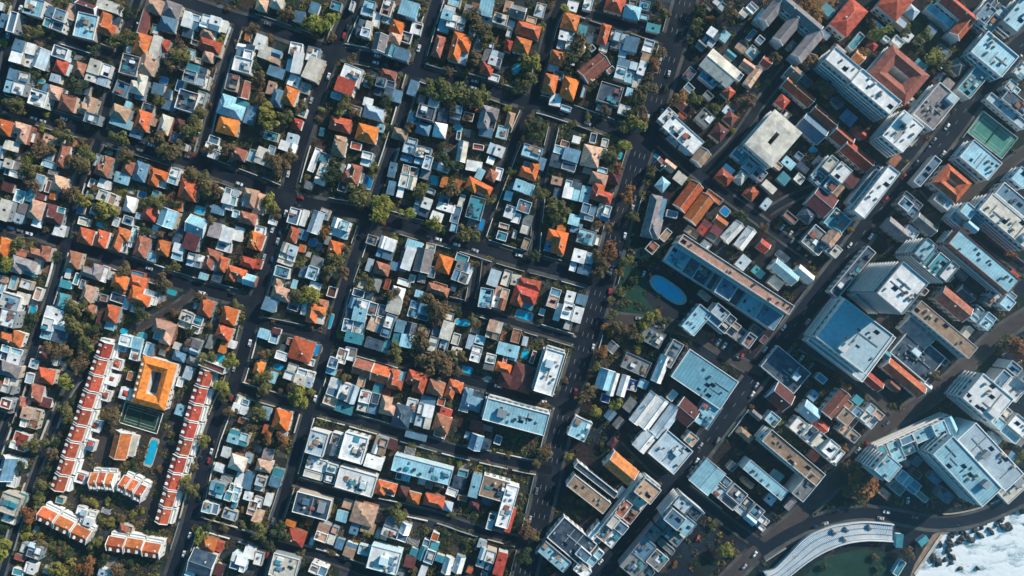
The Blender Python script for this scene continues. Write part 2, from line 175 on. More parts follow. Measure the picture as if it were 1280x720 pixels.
TREES = {
(0,0): "140,150,30,n;190,165,25,o;260,175,20,o;570,200,35,o;625,160,22,n;650,190,30,o;120,212,18,n;890,290,48,o;912,240,30,n;850,315,35,n;180,362,25,o;390,440,38,d;70,515,34,o;112,545,25,n;30,510,25,o;230,570,15,y;300,612,22,n;330,680,36,o;285,668,22,o;410,710,25,n;210,640,18,y;430,630,20,n;605,690,40,o;800,690,40,n;980,600,44,o;950,652,38,o;992,560,30,n;790,505,25,o;600,20,25,n;640,60,20,d;12,212,22,y;15,150,15,d;1268,145,24,n;1268,335,24,d;1030,520,20,n;470,250,28,d;350,260,20,d;560,330,22,d;780,380,20,n;690,560,22,d",
(1,0): "285,130,44,y;350,125,40,y;250,112,25,o;392,84,24,y;150,60,30,n;60,585,60,y;150,585,32,o;30,500,30,n;25,375,26,n;232,530,28,n;720,78,24,n;830,60,24,n;1090,92,40,n;1122,150,44,n;1150,195,30,o;1060,80,25,o;1100,285,34,n;570,395,25,d;440,530,45,o;484,562,30,n;640,512,32,d;328,550,16,y;870,432,40,o;962,470,54,o;932,440,30,n;902,420,24,n;1098,478,48,o;1070,505,34,n;1130,470,30,o;1265,545,22,y;760,640,24,n;700,320,16,n;960,350,22,n;1050,365,20,n;470,300,24,n;60,185,22,n;980,540,26,d;1060,590,24,n;640,90,14,d;1230,400,20,n;610,215,22,r",
(2,0): "110,310,40,y;60,302,28,o;90,400,34,o;30,440,28,d;110,95,16,n;760,60,30,n;740,22,20,n;345,220,48,n;300,300,42,d;380,285,24,d;742,262,26,n;710,330,34,r;690,382,30,n;640,482,30,n;622,610,40,y;570,640,26,o;650,582,30,n;470,555,25,n;380,582,20,o;700,440,28,n;612,500,26,d;500,292,20,d;270,55,26,y;915,112,26,o;1090,70,40,n;840,500,36,r;910,500,30,o;1050,400,28,o;1180,512,38,n;930,60,24,d;720,300,24,o;660,440,24,o;940,40,24,d;120,640,44,d;90,610,26,n;160,640,26,n;60,700,24,n;770,440,16,d;590,560,24,d;420,420,20,d",
(3,0): "550,160,40,y;790,182,34,o;838,290,44,y;890,342,28,o;690,152,24,o;230,72,44,r;200,25,46,r;190,292,38,r;268,440,40,n;40,292,28,n;110,30,24,n;520,120,26,n;720,100,20,o;880,230,22,d;760,250,22,d;300,520,20,n;500,690,20,r;470,270,24,r",
(0,1): "190,30,45,n;150,120,38,o;170,200,35,n;400,100,48,n;440,45,38,o;350,85,28,n;422,270,40,y;530,330,48,y;630,60,34,n;152,78,30,y;360,245,36,n;320,225,24,n;250,20,24,n;1050,30,26,n;1140,30,38,n;870,30,44,n;810,30,30,o;80,500,30,o;30,600,38,y;610,632,34,n;820,690,34,n;280,560,22,d;870,612,26,o;1060,390,30,n;1040,210,48,n;1082,232,34,n;960,150,34,n;1012,165,28,o;770,282,38,o;470,230,24,n;720,430,30,d;800,450,30,n;480,330,24,o;600,240,22,y;230,420,22,n;20,160,22,d;880,300,24,d",
(1,1): "110,100,50,n;62,70,26,n;160,60,30,n;70,290,40,y;100,332,30,n;380,130,40,d;400,160,26,d;522,250,48,o;550,272,28,o;582,130,28,o;630,318,52,y;652,300,32,y;640,362,24,y;760,346,30,y;898,400,34,y;1050,450,36,o;1092,455,30,o;830,240,34,o;980,222,38,n;1010,240,26,o;340,440,26,r;390,592,44,o;450,520,24,n;442,640,38,n;345,665,26,n;230,600,24,o;570,690,34,o;690,470,20,y;1160,280,26,o;980,110,34,d;930,60,30,d;1080,600,24,n;680,540,18,d;500,90,22,d;940,440,16,d;210,560,20,d",
(2,1): "140,250,30,o;210,322,44,o;262,342,38,o;200,300,24,y;490,52,38,o;560,20,34,y;580,252,34,r;500,540,46,r;430,560,38,n;462,602,38,n;570,592,28,o;440,645,36,n;1130,352,20,y;610,370,24,o;590,350,20,d;645,260,18,o;530,130,24,r;470,130,22,r;420,400,30,n;110,560,24,d;480,420,24,n;540,640,24,n;1260,420,24,n;1150,350,26,d;700,140,26,n",
(0,2): "370,92,44,o;380,190,56,o;432,270,40,o;350,122,28,n;300,310,44,n;330,470,40,y;332,602,30,o;342,645,30,o;400,390,34,n;412,330,28,n;950,280,24,n;960,222,24,d;1010,50,28,n;930,360,20,o;1030,360,34,o;1152,372,34,y;1108,490,34,y;1120,535,26,o;1090,440,24,n;545,700,24,n;560,640,36,n;240,300,30,n;420,90,26,o;460,130,24,o;480,210,30,d;870,130,24,n;1180,90,24,o;360,560,22,d;700,110,30,d;1150,620,28,n;1250,690,26,n;1280,590,20,d;250,500,24,d",
(1,2): "260,42,44,y;222,42,36,o;220,545,44,y;40,460,40,o;42,520,30,n;32,330,28,n;100,352,20,n;190,500,26,o;130,520,20,n;920,112,58,n;872,100,34,n;830,262,48,n;870,362,56,n;940,382,48,n;905,165,30,n;680,30,34,n;700,322,38,o;650,310,24,n;20,622,38,o;420,232,18,y;1080,160,26,o;790,310,26,d;1030,340,28,n;850,40,30,n;760,60,20,n;440,450,26,n;980,330,28,o;1010,420,26,n;270,520,24,y;1000,120,22,d;760,120,22,d;900,300,24,o",
(2,2): "520,190,30,n;562,212,30,n;612,222,34,n;690,150,44,y;500,130,25,o;450,312,34,r;420,382,25,o;402,432,20,n;382,520,34,n;350,545,30,n;410,612,28,y;520,582,28,y;490,62,20,n;762,172,24,d;480,210,24,r;320,140,18,o;300,170,16,d;160,590,24,n;270,460,18,n;140,600,20,n;440,640,20,o;540,240,24,n;640,240,26,o",
(3,2): "1240,292,56,r;1190,270,34,n;830,440,30,n;1160,320,24,n;1268,330,36,n",
(0,3): "180,60,44,o;262,112,30,n;100,175,26,d;222,272,34,o;150,405,38,r;200,302,28,o;15,600,46,y;300,690,50,y;440,670,40,r;250,570,24,o;580,690,30,n;545,450,24,y;490,430,24,o;470,550,30,o;502,562,24,n;320,560,24,o;570,300,20,o;600,440,24,n;1000,520,30,y;1020,48,28,y;950,280,38,o;930,240,26,y;200,560,26,n;380,700,28,o;600,160,24,n;30,480,24,d;680,460,22,n;270,60,24,d;190,350,26,o;130,520,22,y;1040,480,26,d;350,620,26,d;520,640,28,d;640,650,24,d;230,180,24,d;1120,480,24,n;960,180,24,n",
(1,3): "130,30,38,r;60,25,30,r;130,500,40,d;20,500,36,o;700,410,38,o;652,412,24,d;740,410,26,o;560,510,24,y;60,560,26,d;40,300,22,n;740,500,22,d;100,600,22,n;230,610,20,o;380,600,20,n;610,510,20,o;730,640,18,d;520,345,18,n",
(2,3): "170,100,34,n;120,150,26,n;80,500,44,n;60,482,30,r;110,520,26,o;1080,590,34,y;1112,605,24,n;60,620,34,d;520,110,22,n;590,150,16,o;40,440,24,d",
(3,3): "440,240,74,r;500,270,46,r;400,180,34,n;400,300,28,n;700,610,30,n;760,570,22,n;1270,130,34,o;540,300,22,d",
}
ROADS = [ # width in map units, points
(13,[(35,-30),(27,0),(14,45),(3,100),(-8,140)],0),
(11,[(180,-30),(172,0),(150,60),(130,150),(122,180),(100,228),(82,300),(67,360),(25,485),(3,545),(-20,610)],0),
(10,[(300,28),(297,35),(272,110),(257,170),(247,207)],0),
(18,[(452,-30),(443,0),(420,57),(404,100),(377,178),(357,250),(325,360),(297,465),(265,545),(235,660),(205,750)],1),
(14,[(555,-30),(546,0),(517,95),(492,180),(455,288),(430,360),(407,442),(390,500),(375,552),(357,615),(338,672),(315,745)],0),
(12,[(710,-30),(702,0),(687,37),(667,118),(650,160),(617,245),(596,305)],0),
(8,[(596,325),(591,365),(585,388)],0),
(7,[(692,160),(677,230),(667,325)],0),
(28,[(866,-30),(857,0),(840,62),(810,160),(780,258),(755,350),(730,435),(700,535),(673,650),(650,740)],1),
(18,[(-30,120),(-5,128),(50,145),(140,172),(237,202),(320,232),(357,247),(402,258),(465,270),(520,286),(570,300),(640,322),(700,338),(757,355)],1),
(16,[(190,-10),(225,0),(283,20),(320,30),(370,47),(412,63),(460,72),(510,85),(545,97),(595,107),(640,122),(690,135),(740,152),(810,178)],1),
(11,[(700,5),(750,22),(790,35),(838,52)],0),
(10,[(15,35),(75,47),(146,70)],0),
(16,[(-30,266),(-5,275),(45,290),(95,307),(187,340),(240,358),(318,378)],1),
(9,[(242,362),(225,380),(170,412)],2),
(13,[(310,398),(325,404),(370,413),(410,425),(480,445),(545,465),(595,478),(640,490),(710,505)],0),
(10,[(560,378),(600,388),(640,402),(732,430)],0),
(12,[(290,480),(320,492),(390,511),(460,530),(510,545),(570,562),(640,578),(690,588)],0),
(10,[(362,600),(425,618),(465,628),(545,645),(590,660),(672,682)],0),
(11,[(238,650),(300,668),(335,680),(385,690),(425,702),(480,722)],0),
(8,[(100,470),(82,495),(50,575),(25,645),(0,725)],0),
(26,[(1320,25),(1285,50),(1247,85),(1205,140),(1150,212),(1100,262),(1070,305),(1010,385),(945,470),(900,530),(845,602),(800,660),(720,750)],1),
(20,[(1320,375),(1285,395),(1240,425),(1175,487),(1105,535),(1065,580),(1030,615),(995,648),(955,680),(900,735)],2),
(12,[(985,85),(955,122),(917,178),(880,215)],0),
(12,[(808,162),(870,216),(965,287),(1020,325)],0),
(12,[(780,547),(820,587),(850,607),(890,637),(915,657),(955,684)],0),
(14,[(768,398),(857,412),(927,455),(955,465)],2),
(12,[(1320,168),(1280,190),(1220,237),(1172,272),(1090,285)],2),
(10,[(1145,225),(1180,262),(1215,290),(1320,370)],0),
(9,[(1000,432),(1065,470),(1120,520)],2),
(9,[(960,265),(985,250),(1030,230)],0),
(16,[(950,690),(985,668),(1022,652),(1072,641),(1120,646),(1165,654),(1210,650),(1255,634),(1320,600)],1),
]
# ---------------------------------------------------------------- basics
C = bpy.context.scene.collection
RNG = random.Random(7)
S, CAMH = 0.5, 420.0            # metres per map unit, height of the camera
PI = math.pi
def gx(px, h=0.0): return (px-640)*S*(CAMH-h)/CAMH
def gy(py, h=0.0): return (360-py)*S*(CAMH-h)/CAMH
def G(px, py): return (gx(px), gy(py))
def ground_map(x, y): return (640+x/S, 360-y/S)

def mesh_obj(name, V, F, mats, parent=None, smooth=False, midx=None):
    me = bpy.data.meshes.new(name); me.from_pydata(V, [], F)
    for m in (mats if isinstance(mats, (list, tuple)) else [mats]): me.materials.append(m)
    if midx: me.polygons.foreach_set('material_index', midx)
    if smooth: me.polygons.foreach_set('use_smooth', [True]*len(F))
    me.update()
    o = bpy.data.objects.new(name, me); C.objects.link(o)
    if parent: o.parent = parent
    return o
def share(name, me, parent, loc=(0,0,0), rz=0.0, sc=None):
    o = bpy.data.objects.new(name, me); C.objects.link(o); o.parent = parent; o.location = loc; o.rotation_euler = (0,0,rz)
    if sc: o.scale = sc
    return o
def empty(name, x, y, z=0.0, rz=0.0):
    o = bpy.data.objects.new(name, None); C.objects.link(o); o.location = (x,y,z); o.rotation_euler = (0,0,rz); o.empty_display_size = .5
    return o
class MB:
    def __init__(s): s.V=[]; s.F=[]; s.M=[]
    def box(s, x0,x1,y0,y1,z0,z1, top=True, bottom=True, m=0):
        n=len(s.V); s.V += [(x0,y0,z0),(x1,y0,z0),(x1,y1,z0),(x0,y1,z0),(x0,y0,z1),(x1,y0,z1),(x1,y1,z1),(x0,y1,z1)]
        f=[(n,n+1,n+5,n+4),(n+1,n+2,n+6,n+5),(n+2,n+3,n+7,n+6),(n+3,n,n+4,n+7)]
        if top: f.append((n+4,n+5,n+6,n+7))
        if bottom: f.append((n+3,n+2,n+1,n))
        s.F += f; s.M += [m]*len(f); return s
    def poly(s, pts, m=0):
        n=len(s.V); s.V += pts; s.F.append(tuple(range(n,n+len(pts)))); s.M.append(m); return s
    def build(s, name, mats, parent=None, smooth=False): return mesh_obj(name, s.V, s.F, mats, parent, smooth, s.M if isinstance(mats,(list,tuple)) else None)

# ---------------------------------------------------------------- materials
def new_mat(name, rough=.8, spec=.3):
    m = bpy.data.materials.new(name); m.use_nodes = True
    nt = m.node_tree; b = nt.nodes['Principled BSDF']; b.inputs['Roughness'].default_value = rough
    b.inputs['Specular IOR Level'].default_value = spec
    return m, nt, b
def N(nt, t, **kw):
    n = nt.nodes.new(t)
    for k,v in kw.items(): setattr(n,k,v)
    return n
def surf(name, col, rough=.8, spec=.3, var=.25, scale=.5, ribs=None, hue=.0, stains=None, metal=0.0, fine=.15, tint=.16):
    """noisy surface: broad blotches, fine grain, a per-object tint, optional ribs along one object axis and stains."""
    m, nt, b = new_mat(name, rough, spec); L = nt.links.new
    b.inputs['Metallic'].default_value = metal
    tc = N(nt,'ShaderNodeTexCoord'); oi = N(nt,'ShaderNodeObjectInfo')
    add = N(nt,'ShaderNodeVectorMath', operation='ADD'); L(tc.outputs['Object'], add.inputs[0])
    sc = N(nt,'ShaderNodeVectorMath', operation='SCALE'); cmb = N(nt,'ShaderNodeCombineXYZ')
    L(oi.outputs['Random'], cmb.inputs[0]); L(oi.outputs['Random'], cmb.inputs[1]); L(cmb.outputs[0], sc.inputs[0]); sc.inputs['Scale'].default_value = 300
    L(sc.outputs[0], add.inputs[1])
    n1 = N(nt,'ShaderNodeTexNoise'); n1.inputs['Scale'].default_value = scale; n1.inputs['Detail'].default_value = 4; L(add.outputs[0], n1.inputs['Vector'])
    n2 = N(nt,'ShaderNodeTexNoise'); n2.inputs['Scale'].default_value = scale*6; n2.inputs['Detail'].default_value = 3; L(add.outputs[0], n2.inputs['Vector'])
    def mr(inp, lo, hi, f0=.3, f1=.7):
        r = N(nt,'ShaderNodeMapRange'); L(inp, r.inputs['Value']); r.inputs['From Min'].default_value=f0; r.inputs['From Max'].default_value=f1
        r.inputs['To Min'].default_value=lo; r.inputs['To Max'].default_value=hi; return r.outputs[0]
    def mul(a, bb):
        k = N(nt,'ShaderNodeMath', operation='MULTIPLY'); L(a,k.inputs[0]); L(bb,k.inputs[1]); return k.outputs[0]
    v = mul(mr(n1.outputs['Fac'], 1-var, 1+var), mr(n2.outputs['Fac'], 1-fine, 1+fine))
    v = mul(v, mr(oi.outputs['Random'], 1-tint, 1+tint, 0, 1))
    if ribs:
        sx = N(nt,'ShaderNodeSeparateXYZ'); L(tc.outputs['Object'], sx.inputs[0])
        w = N(nt,'ShaderNodeMath', operation='MULTIPLY'); L(sx.outputs[ribs[0]], w.inputs[0]); w.inputs[1].default_value = 2*PI/ribs[1]
        si = N(nt,'ShaderNodeMath', operation='SINE'); L(w.outputs[0], si.inputs[0])
        v = mul(v, mr(si.outputs[0], 1-ribs[2], 1+ribs[2]*.4, -1, 1))
    hsv = N(nt,'ShaderNodeHueSaturation'); hsv.inputs['Color'].default_value = (*col,1)
    L(v, hsv.inputs['Value'])
    if hue:
        fr = N(nt,'ShaderNodeMath', operation='MULTIPLY'); L(oi.outputs['Random'], fr.inputs[0]); fr.inputs[1].default_value = 7.31
        f2 = N(nt,'ShaderNodeMath', operation='FRACT'); L(fr.outputs[0], f2.inputs[0])
        L(mr(f2.outputs[0], .5-hue, .5+hue, 0, 1), hsv.inputs['Hue'])
    out = hsv.outputs['Color']
    if stains:
        n3 = N(nt,'ShaderNodeTexNoise'); n3.inputs['Scale'].default_value = stains[1]; n3.inputs['Detail'].default_value = 5; L(add.outputs[0], n3.inputs['Vector'])
        mx = N(nt,'ShaderNodeMix', data_type='RGBA'); L(mr(n3.outputs['Fac'], 0, stains[2], .48, .64), mx.inputs['Factor'])
        L(out, mx.inputs[6]); mx.inputs[7].default_value = (*stains[0],1); out = mx.outputs[2]
    L(out, b.inputs['Base Color'])
    return m
ROOF = {
 'o': surf('terracotta tile',(.55,.135,.042),.75,.25,.3,.5,hue=.012,stains=((.20,.09,.05),.35,.6),tint=.3),
 'O': surf('bright orange tile',(.65,.165,.034),.75,.25,.25,.5,hue=.01,stains=((.30,.09,.03),.35,.5),tint=.3),
 'p': surf('faded peach tile',(.58,.34,.23),.8,.25,.25,.5,hue=.012,stains=((.26,.18,.14),.35,.6),tint=.3),
 'q': surf('old brick tile',(.36,.13,.08),.8,.25,.3,.5,hue=.012,stains=((.14,.07,.05),.35,.6),tint=.3),
 'r': surf('red tile',(.46,.085,.042),.75,.25,.3,.5,hue=.01,stains=((.15,.04,.03),.35,.5),tint=.3),
 'R': surf('maroon sheet',(.13,.04,.038),.8,.25,.3,.5,hue=.015,stains=((.06,.035,.03),.35,.5),tint=.3),
 'n': surf('tan gravel roof',(.36,.24,.16),.9,.2,.25,.4,ribs=(0,3.1,.06),stains=((.18,.13,.1),.25,.6)),
 'c': surf('cream roof',(.66,.60,.50),.85,.25,.18,.3,stains=((.33,.30,.25),.2,.55)),
 'w': surf('white roof',(.82,.81,.78),.8,.3,.1,.3,ribs=(0,3.4,.05),stains=((.42,.43,.42),.2,.5)),
 's': surf('pale grey sheet',(.44,.54,.60),.6,.35,.14,.3,ribs=(0,1.6,.12),stains=((.30,.34,.36),.2,.5)),
 'k': surf('pale blue sheet',(.31,.565,.65),.55,.4,.16,.3,ribs=(0,1.8,.14),stains=((.17,.30,.36),.12,.65)),
 'd': surf('grey blue sheet',(.15,.36,.45),.6,.35,.14,.2,ribs=(0,2.2,.15),stains=((.13,.24,.3),.12,.6)),
 'u': surf('plain pale membrane',(.40,.53,.58),.7,.3,.06,.1,stains=((.46,.46,.46),.06,.4)),
 'v': surf('teal membrane',(.04,.24,.32),.7,.3,.15,.2),
 'b': surf('blue grey sheet',(.115,.235,.335),.65,.35,.22,.35,ribs=(0,1.6,.14),stains=((.08,.13,.17),.2,.6),tint=.3),
 'B': surf('dark slate roof',(.036,.068,.105),.7,.3,.25,.4,stains=((.12,.15,.18),.2,.6)),
 't': surf('teal sheet',(.055,.26,.31),.65,.35,.2,.35,ribs=(0,1.4,.14)),
 'm': surf('mauve grey tile',(.27,.235,.235),.8,.25,.22,.5,stains=((.14,.12,.13),.3,.6),tint=.3),
 'g': surf('grey roof',(.21,.215,.21),.8,.25,.22,.4,stains=((.1,.11,.11),.25,.6)),
 'e': surf('deep blue tarpaulin',(.015,.05,.24),.6,.35,.15,.5),
}
COLN = {'o':'orange','O':'bright-orange','p':'peach','q':'brick-brown','r':'red','R':'dark-maroon','n':'tan','c':'cream','w':'white','s':'pale-grey','k':'pale-blue','d':'grey-blue','u':'pale','v':'teal','b':'blue-grey','B':'dark-slate','t':'teal','m':'mauve-grey','g':'grey','e':'deep-blue'}
WALL = [surf('white plaster',(.66,.65,.62),.85,.25,.08,.3,stains=((.45,.43,.4),.2,.4)), surf('cream plaster',(.48,.42,.34),.85,.25,.1,.3,stains=((.36,.32,.28),.2,.4)), surf('grey plaster',(.25,.28,.30),.85,.25,.12,.3), surf('brick wall',(.27,.12,.08),.9,.2,.2,.8), surf('pale blue plaster',(.55,.68,.72),.85,.25,.1,.3)]
M_trim = surf('white trim',(.80,.79,.76),.7,.3,.06,.5)
M_glass, _nt, _b = new_mat('window glass', .12, .6); _b.inputs['Base Color'].default_value=(.03,.05,.06,1)
M_metal = surf('grey plant metal',(.30,.32,.33),.5,.4,.15,.8)
M_dark = surf('dark plant metal',(.05,.055,.06),.6,.4,.15,.8)
M_panel = surf('solar glass',(.012,.02,.05),.2,.6,.1,1.0,ribs=(0,1.0,.5))
M_door = surf('timber door',(.16,.08,.05),.7,.3,.2,1.0)
M_asphalt = surf('asphalt',(.0065,.012,.024),.9,.2,.3,.03,stains=((.020,.024,.031),.07,.8),fine=.2)
M_brownroad = surf('worn brown asphalt',(.062,.048,.045),.9,.2,.2,.03,stains=((.06,.055,.055),.08,.6),fine=.2)
M_paint = surf('road paint',(.42,.42,.40),.8,.25,.25,.6)
M_pave = surf('concrete pavement',(.085,.083,.08),.9,.2,.3,.12,stains=((.035,.037,.04),.08,.8))
M_soil = surf('dry soil',(.21,.10,.055),.95,.1,.25,.1,stains=((.10,.06,.04),.05,.7))
M_lawn = surf('dark lawn',(.045,.06,.028),.95,.1,.3,.06,stains=((.09,.07,.035),.05,.7))
M_field = surf('playing field',(.018,.05,.035),.95,.1,.25,.05)
M_court = surf('green court',(.07,.24,.19),.9,.2,.1,.06,stains=((.05,.14,.12),.04,.6))
M_lot = surf('dark open tarmac',(.011,.020,.032),.9,.2,.25,.03,stains=((.045,.04,.04),.03,.7))

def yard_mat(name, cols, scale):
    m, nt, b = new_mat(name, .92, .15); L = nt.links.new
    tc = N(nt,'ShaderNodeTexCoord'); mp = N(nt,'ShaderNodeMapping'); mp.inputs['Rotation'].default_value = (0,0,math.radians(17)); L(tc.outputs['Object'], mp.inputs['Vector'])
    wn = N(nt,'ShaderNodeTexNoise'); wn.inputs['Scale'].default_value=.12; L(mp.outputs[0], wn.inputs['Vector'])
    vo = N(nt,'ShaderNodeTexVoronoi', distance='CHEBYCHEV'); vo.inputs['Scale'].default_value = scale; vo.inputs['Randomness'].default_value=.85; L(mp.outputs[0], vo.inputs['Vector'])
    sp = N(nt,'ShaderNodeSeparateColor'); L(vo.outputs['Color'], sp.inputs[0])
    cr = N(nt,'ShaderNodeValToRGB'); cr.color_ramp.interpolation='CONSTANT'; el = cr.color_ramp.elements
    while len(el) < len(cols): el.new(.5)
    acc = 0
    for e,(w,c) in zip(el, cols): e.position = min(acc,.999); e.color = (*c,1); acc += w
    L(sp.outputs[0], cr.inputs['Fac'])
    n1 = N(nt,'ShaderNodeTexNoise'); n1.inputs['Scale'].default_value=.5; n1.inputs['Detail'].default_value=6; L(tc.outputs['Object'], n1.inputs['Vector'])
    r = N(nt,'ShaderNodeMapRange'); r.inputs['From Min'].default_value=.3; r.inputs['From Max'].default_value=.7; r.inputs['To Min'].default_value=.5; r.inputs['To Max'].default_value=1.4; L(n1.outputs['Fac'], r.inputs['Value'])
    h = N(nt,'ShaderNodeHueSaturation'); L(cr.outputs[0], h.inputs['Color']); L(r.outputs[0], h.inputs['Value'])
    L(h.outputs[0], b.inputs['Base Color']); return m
M_yard = yard_mat('garden plots', [(.22,(.026,.034,.020)),(.17,(.055,.036,.026)),(.12,(.055,.055,.06)),(.12,(.03,.04,.05)),(.14,(.032,.026,.024)),(.05,(.14,.10,.08)),(.03,(.25,.24,.23)),(.15,(.02,.036,.03))], .16)
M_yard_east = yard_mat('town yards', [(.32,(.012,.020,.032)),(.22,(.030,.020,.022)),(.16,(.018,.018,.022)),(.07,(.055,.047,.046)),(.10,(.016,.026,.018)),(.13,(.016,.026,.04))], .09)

# ---------------------------------------------------------------- occupancy map (map units, ground level)
OW, OH = 1280, 720
occ = bytearray(OW*OH)      # 1 building, 2 road, 3 pool / court, 4 pavement
def rot_pts(cx, cy, w, h, A):
    ca, sa = math.cos(math.radians(A)), math.sin(math.radians(A))
    return [(cx+ca*x-sa*y, cy+sa*x+ca*y) for x,y in ((-w/2,-h/2),(w/2,-h/2),(w/2,h/2),(-w/2,h/2))]
def mark_rect(cx, cy, w, h, A, val):
    ca, sa = math.cos(math.radians(A)), math.sin(math.radians(A)); R = math.hypot(w,h)/2
    for py in range(max(0,int(cy-R)), min(OH,int(cy+R)+1)):
        for px in range(max(0,int(cx-R)), min(OW,int(cx+R)+1)):
            dx, dy = px+.5-cx, py+.5-cy
            if abs(ca*dx+sa*dy) <= w/2 and abs(-sa*dx+ca*dy) <= h/2: occ[py*OW+px] = val
def free_rect(cx, cy, w, h, A, ok=(0,)):
    ca, sa = math.cos(math.radians(A)), math.sin(math.radians(A)); nx, ny = max(2,int(w/1.5)), max(2,int(h/1.5))
    for i in range(nx+1):
        for j in range(ny+1):
            x, y = (i/nx-.5)*w, (j/ny-.5)*h
            px, py = int(cx+ca*x-sa*y), int(cy+sa*x+ca*y)
            if not (0<=px<OW and 0<=py<OH): return False
            if occ[py*OW+px] not in ok: return False
    return True
def is_east(px, py): return px > 862-.2806*py
def angle_at(px, py):
    if is_east(px,py): return 40
    return 17 if px < 420 else 16

# ---------------------------------------------------------------- registry for labels
THINGS = []
def reg(o, cat, look, px, py, kind, anchor=False, fixed=None, group=None):
    o['category'] = cat; o['kind'] = 'thing'
    if group: o['group'] = group
    THINGS.append(dict(o=o, look=look, px=px, py=py, kind=kind, anchor=anchor, fixed=fixed))

# ---------------------------------------------------------------- the setting
def sheet(name, pts, mat, z, kind='structure'):
    o = mesh_obj(name, [(x,y,z) for x,y in pts], [tuple(range(len(pts)))], mat); o['kind'] = kind
    me = o.data
    if me.polygons[0].normal.z < 0: me.flip_normals()
    return o
coast = [(1128,800),(1143,722),(1150,708),(1172,672),(1190,664),(1216,660),(1240,652),(1262,641),(1300,622),(1420,560),(1900,330)]
land = [(-2200,-1500),(-2200,1500),(2200,1500),(2200,gy(330))] + [G(*p) for p in coast[::-1]] + [(gx(1128),-1500)]
sheet('ground', land, M_yard, 0.0)
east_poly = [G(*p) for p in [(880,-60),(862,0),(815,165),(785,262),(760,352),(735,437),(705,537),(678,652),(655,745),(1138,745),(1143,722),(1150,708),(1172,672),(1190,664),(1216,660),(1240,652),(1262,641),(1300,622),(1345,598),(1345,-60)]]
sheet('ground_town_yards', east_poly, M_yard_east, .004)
# sea with foam
def sea_mat():
    m, nt, b = new_mat('foaming sea', .35, .5); L = nt.links.new
    tc = N(nt,'ShaderNodeTexCoord')
    wp = N(nt,'ShaderNodeTexNoise'); wp.inputs['Scale'].default_value=.06; wp.inputs['Detail'].default_value=3; L(tc.outputs['Object'], wp.inputs['Vector'])
    sc = N(nt,'ShaderNodeVectorMath', operation='SCALE'); L(wp.outputs['Color'], sc.inputs[0]); mpn=N(nt,'ShaderNodeMapping'); mpn.inputs['Rotation'].default_value=(0,0,-.45); mpn.inputs['Scale'].default_value=(.55,1.5,1); sc.inputs['Scale'].default_value = 14
    ad = N(nt,'ShaderNodeVectorMath', operation='ADD'); L(tc.outputs['Object'], ad.inputs[0]); L(sc.outputs[0], ad.inputs[1])
    n1 = N(nt,'ShaderNodeTexNoise'); n1.inputs['Scale'].default_value=.11; n1.inputs['Detail'].default_value=9; n1.inputs['Roughness'].default_value=.68; L(ad.outputs[0], mpn.inputs['Vector']); L(mpn.outputs[0], n1.inputs['Vector'])
    cr = N(nt,'ShaderNodeValToRGB'); e = cr.color_ramp.elements
    e[0].position=.33; e[0].color=(.09,.19,.21,1); e[1].position=.50; e[1].color=(.86,.88,.87,1)
    k = e.new(.42); k.color=(.48,.58,.60,1)
    L(n1.outputs['Fac'], cr.inputs['Fac']); L(cr.outputs[0], b.inputs['Base Color'])
    bm = N(nt,'ShaderNodeBump'); bm.inputs['Strength'].default_value=.7; bm.inputs['Distance'].default_value=1.0; L(n1.outputs['Fac'], bm.inputs['Height']); L(bm.outputs[0], b.inputs['Normal'])
    return m
sheet('sea_water', [(gx(1110),-1500),(2200,-1500),(2200,gy(300)),(gx(1900),gy(300)),(gx(1160),gy(640)),(gx(1110),gy(700))], sea_mat(), -2.2)
mb = MB()
for (a,b) in zip(coast[:-1], coast[1:]):
    A, B = G(*a), G(*b); mb.poly([(A[0],A[1],-3),(B[0],B[1],-3),(B[0],B[1],-.004),(A[0],A[1],-.004)])
sw = mb.build('sea_wall', WALL[2]); reg(sw,'sea wall','grey sea wall along the foaming shore',1220,655,'seawall',fixed='grey concrete sea wall between the curved road and the white surf')

# roads: ribbons, each a hair above the last; pavements with real kerbs beside them
def smooth_line(pts, n=6):
    out=[]
    for i in range(len(pts)-1):
        p0=pts[max(0,i-1)]; p1=pts[i]; p2=pts[i+1]; p3=pts[min(len(pts)-1,i+2)]
        for k in range(n):
            t=k/n; out.append(tuple(.5*((2*p1[d])+(-p0[d]+p2[d])*t+(2*p0[d]-5*p1[d]+4*p2[d]-p3[d])*t*t+(-p0[d]+3*p1[d]-3*p2[d]+p3[d])*t**3) for d in (0,1)))
    out.append(pts[-1]); return out
def normals(P):
    out=[]
    for i in range(len(P)):
        a=P[max(0,i-1)]; b=P[min(len(P)-1,i+1)]; dx,dy=b[0]-a[0],b[1]-a[1]; l=math.hypot(dx,dy) or 1; out.append((-dy/l,dx/l))
    return out
def ribbon(name, P, o0, o1, z, mat, kind='structure'):
    Nn=normals(P); V=[]; F=[]
    for p,n in zip(P,Nn): V += [(p[0]+n[0]*o0,p[1]+n[1]*o0,z),(p[0]+n[0]*o1,p[1]+n[1]*o1,z)]
    for i in range(len(P)-1): F.append((2*i,2*i+2,2*i+3,2*i+1))
    o = mesh_obj(name,V,F,mat); o['kind']=kind
    if o.data.polygons[0].normal.z<0: o.data.flip_normals()
    return o
RL=[]
for i,(w,pts,k) in enumerate(ROADS):
    w=w*.84 if w<25 else w*.92; P=[G(*p) for p in smooth_line(pts)]; RL.append((w*S,P,k))
    ribbon('road', P, -w*S/2, w*S/2, .010+.004*i, M_brownroad if k==2 else M_asphalt)
    for x,y in smooth_line(pts,14):
        r=w/2+1
        for py in range(max(0,int(y-r)),min(OH,int(y+r)+1)):
            for px in range(max(0,int(x-r)),min(OW,int(x+r)+1)):
                if (px-x)**2+(py-y)**2<=r*r: occ[py*OW+px]=2
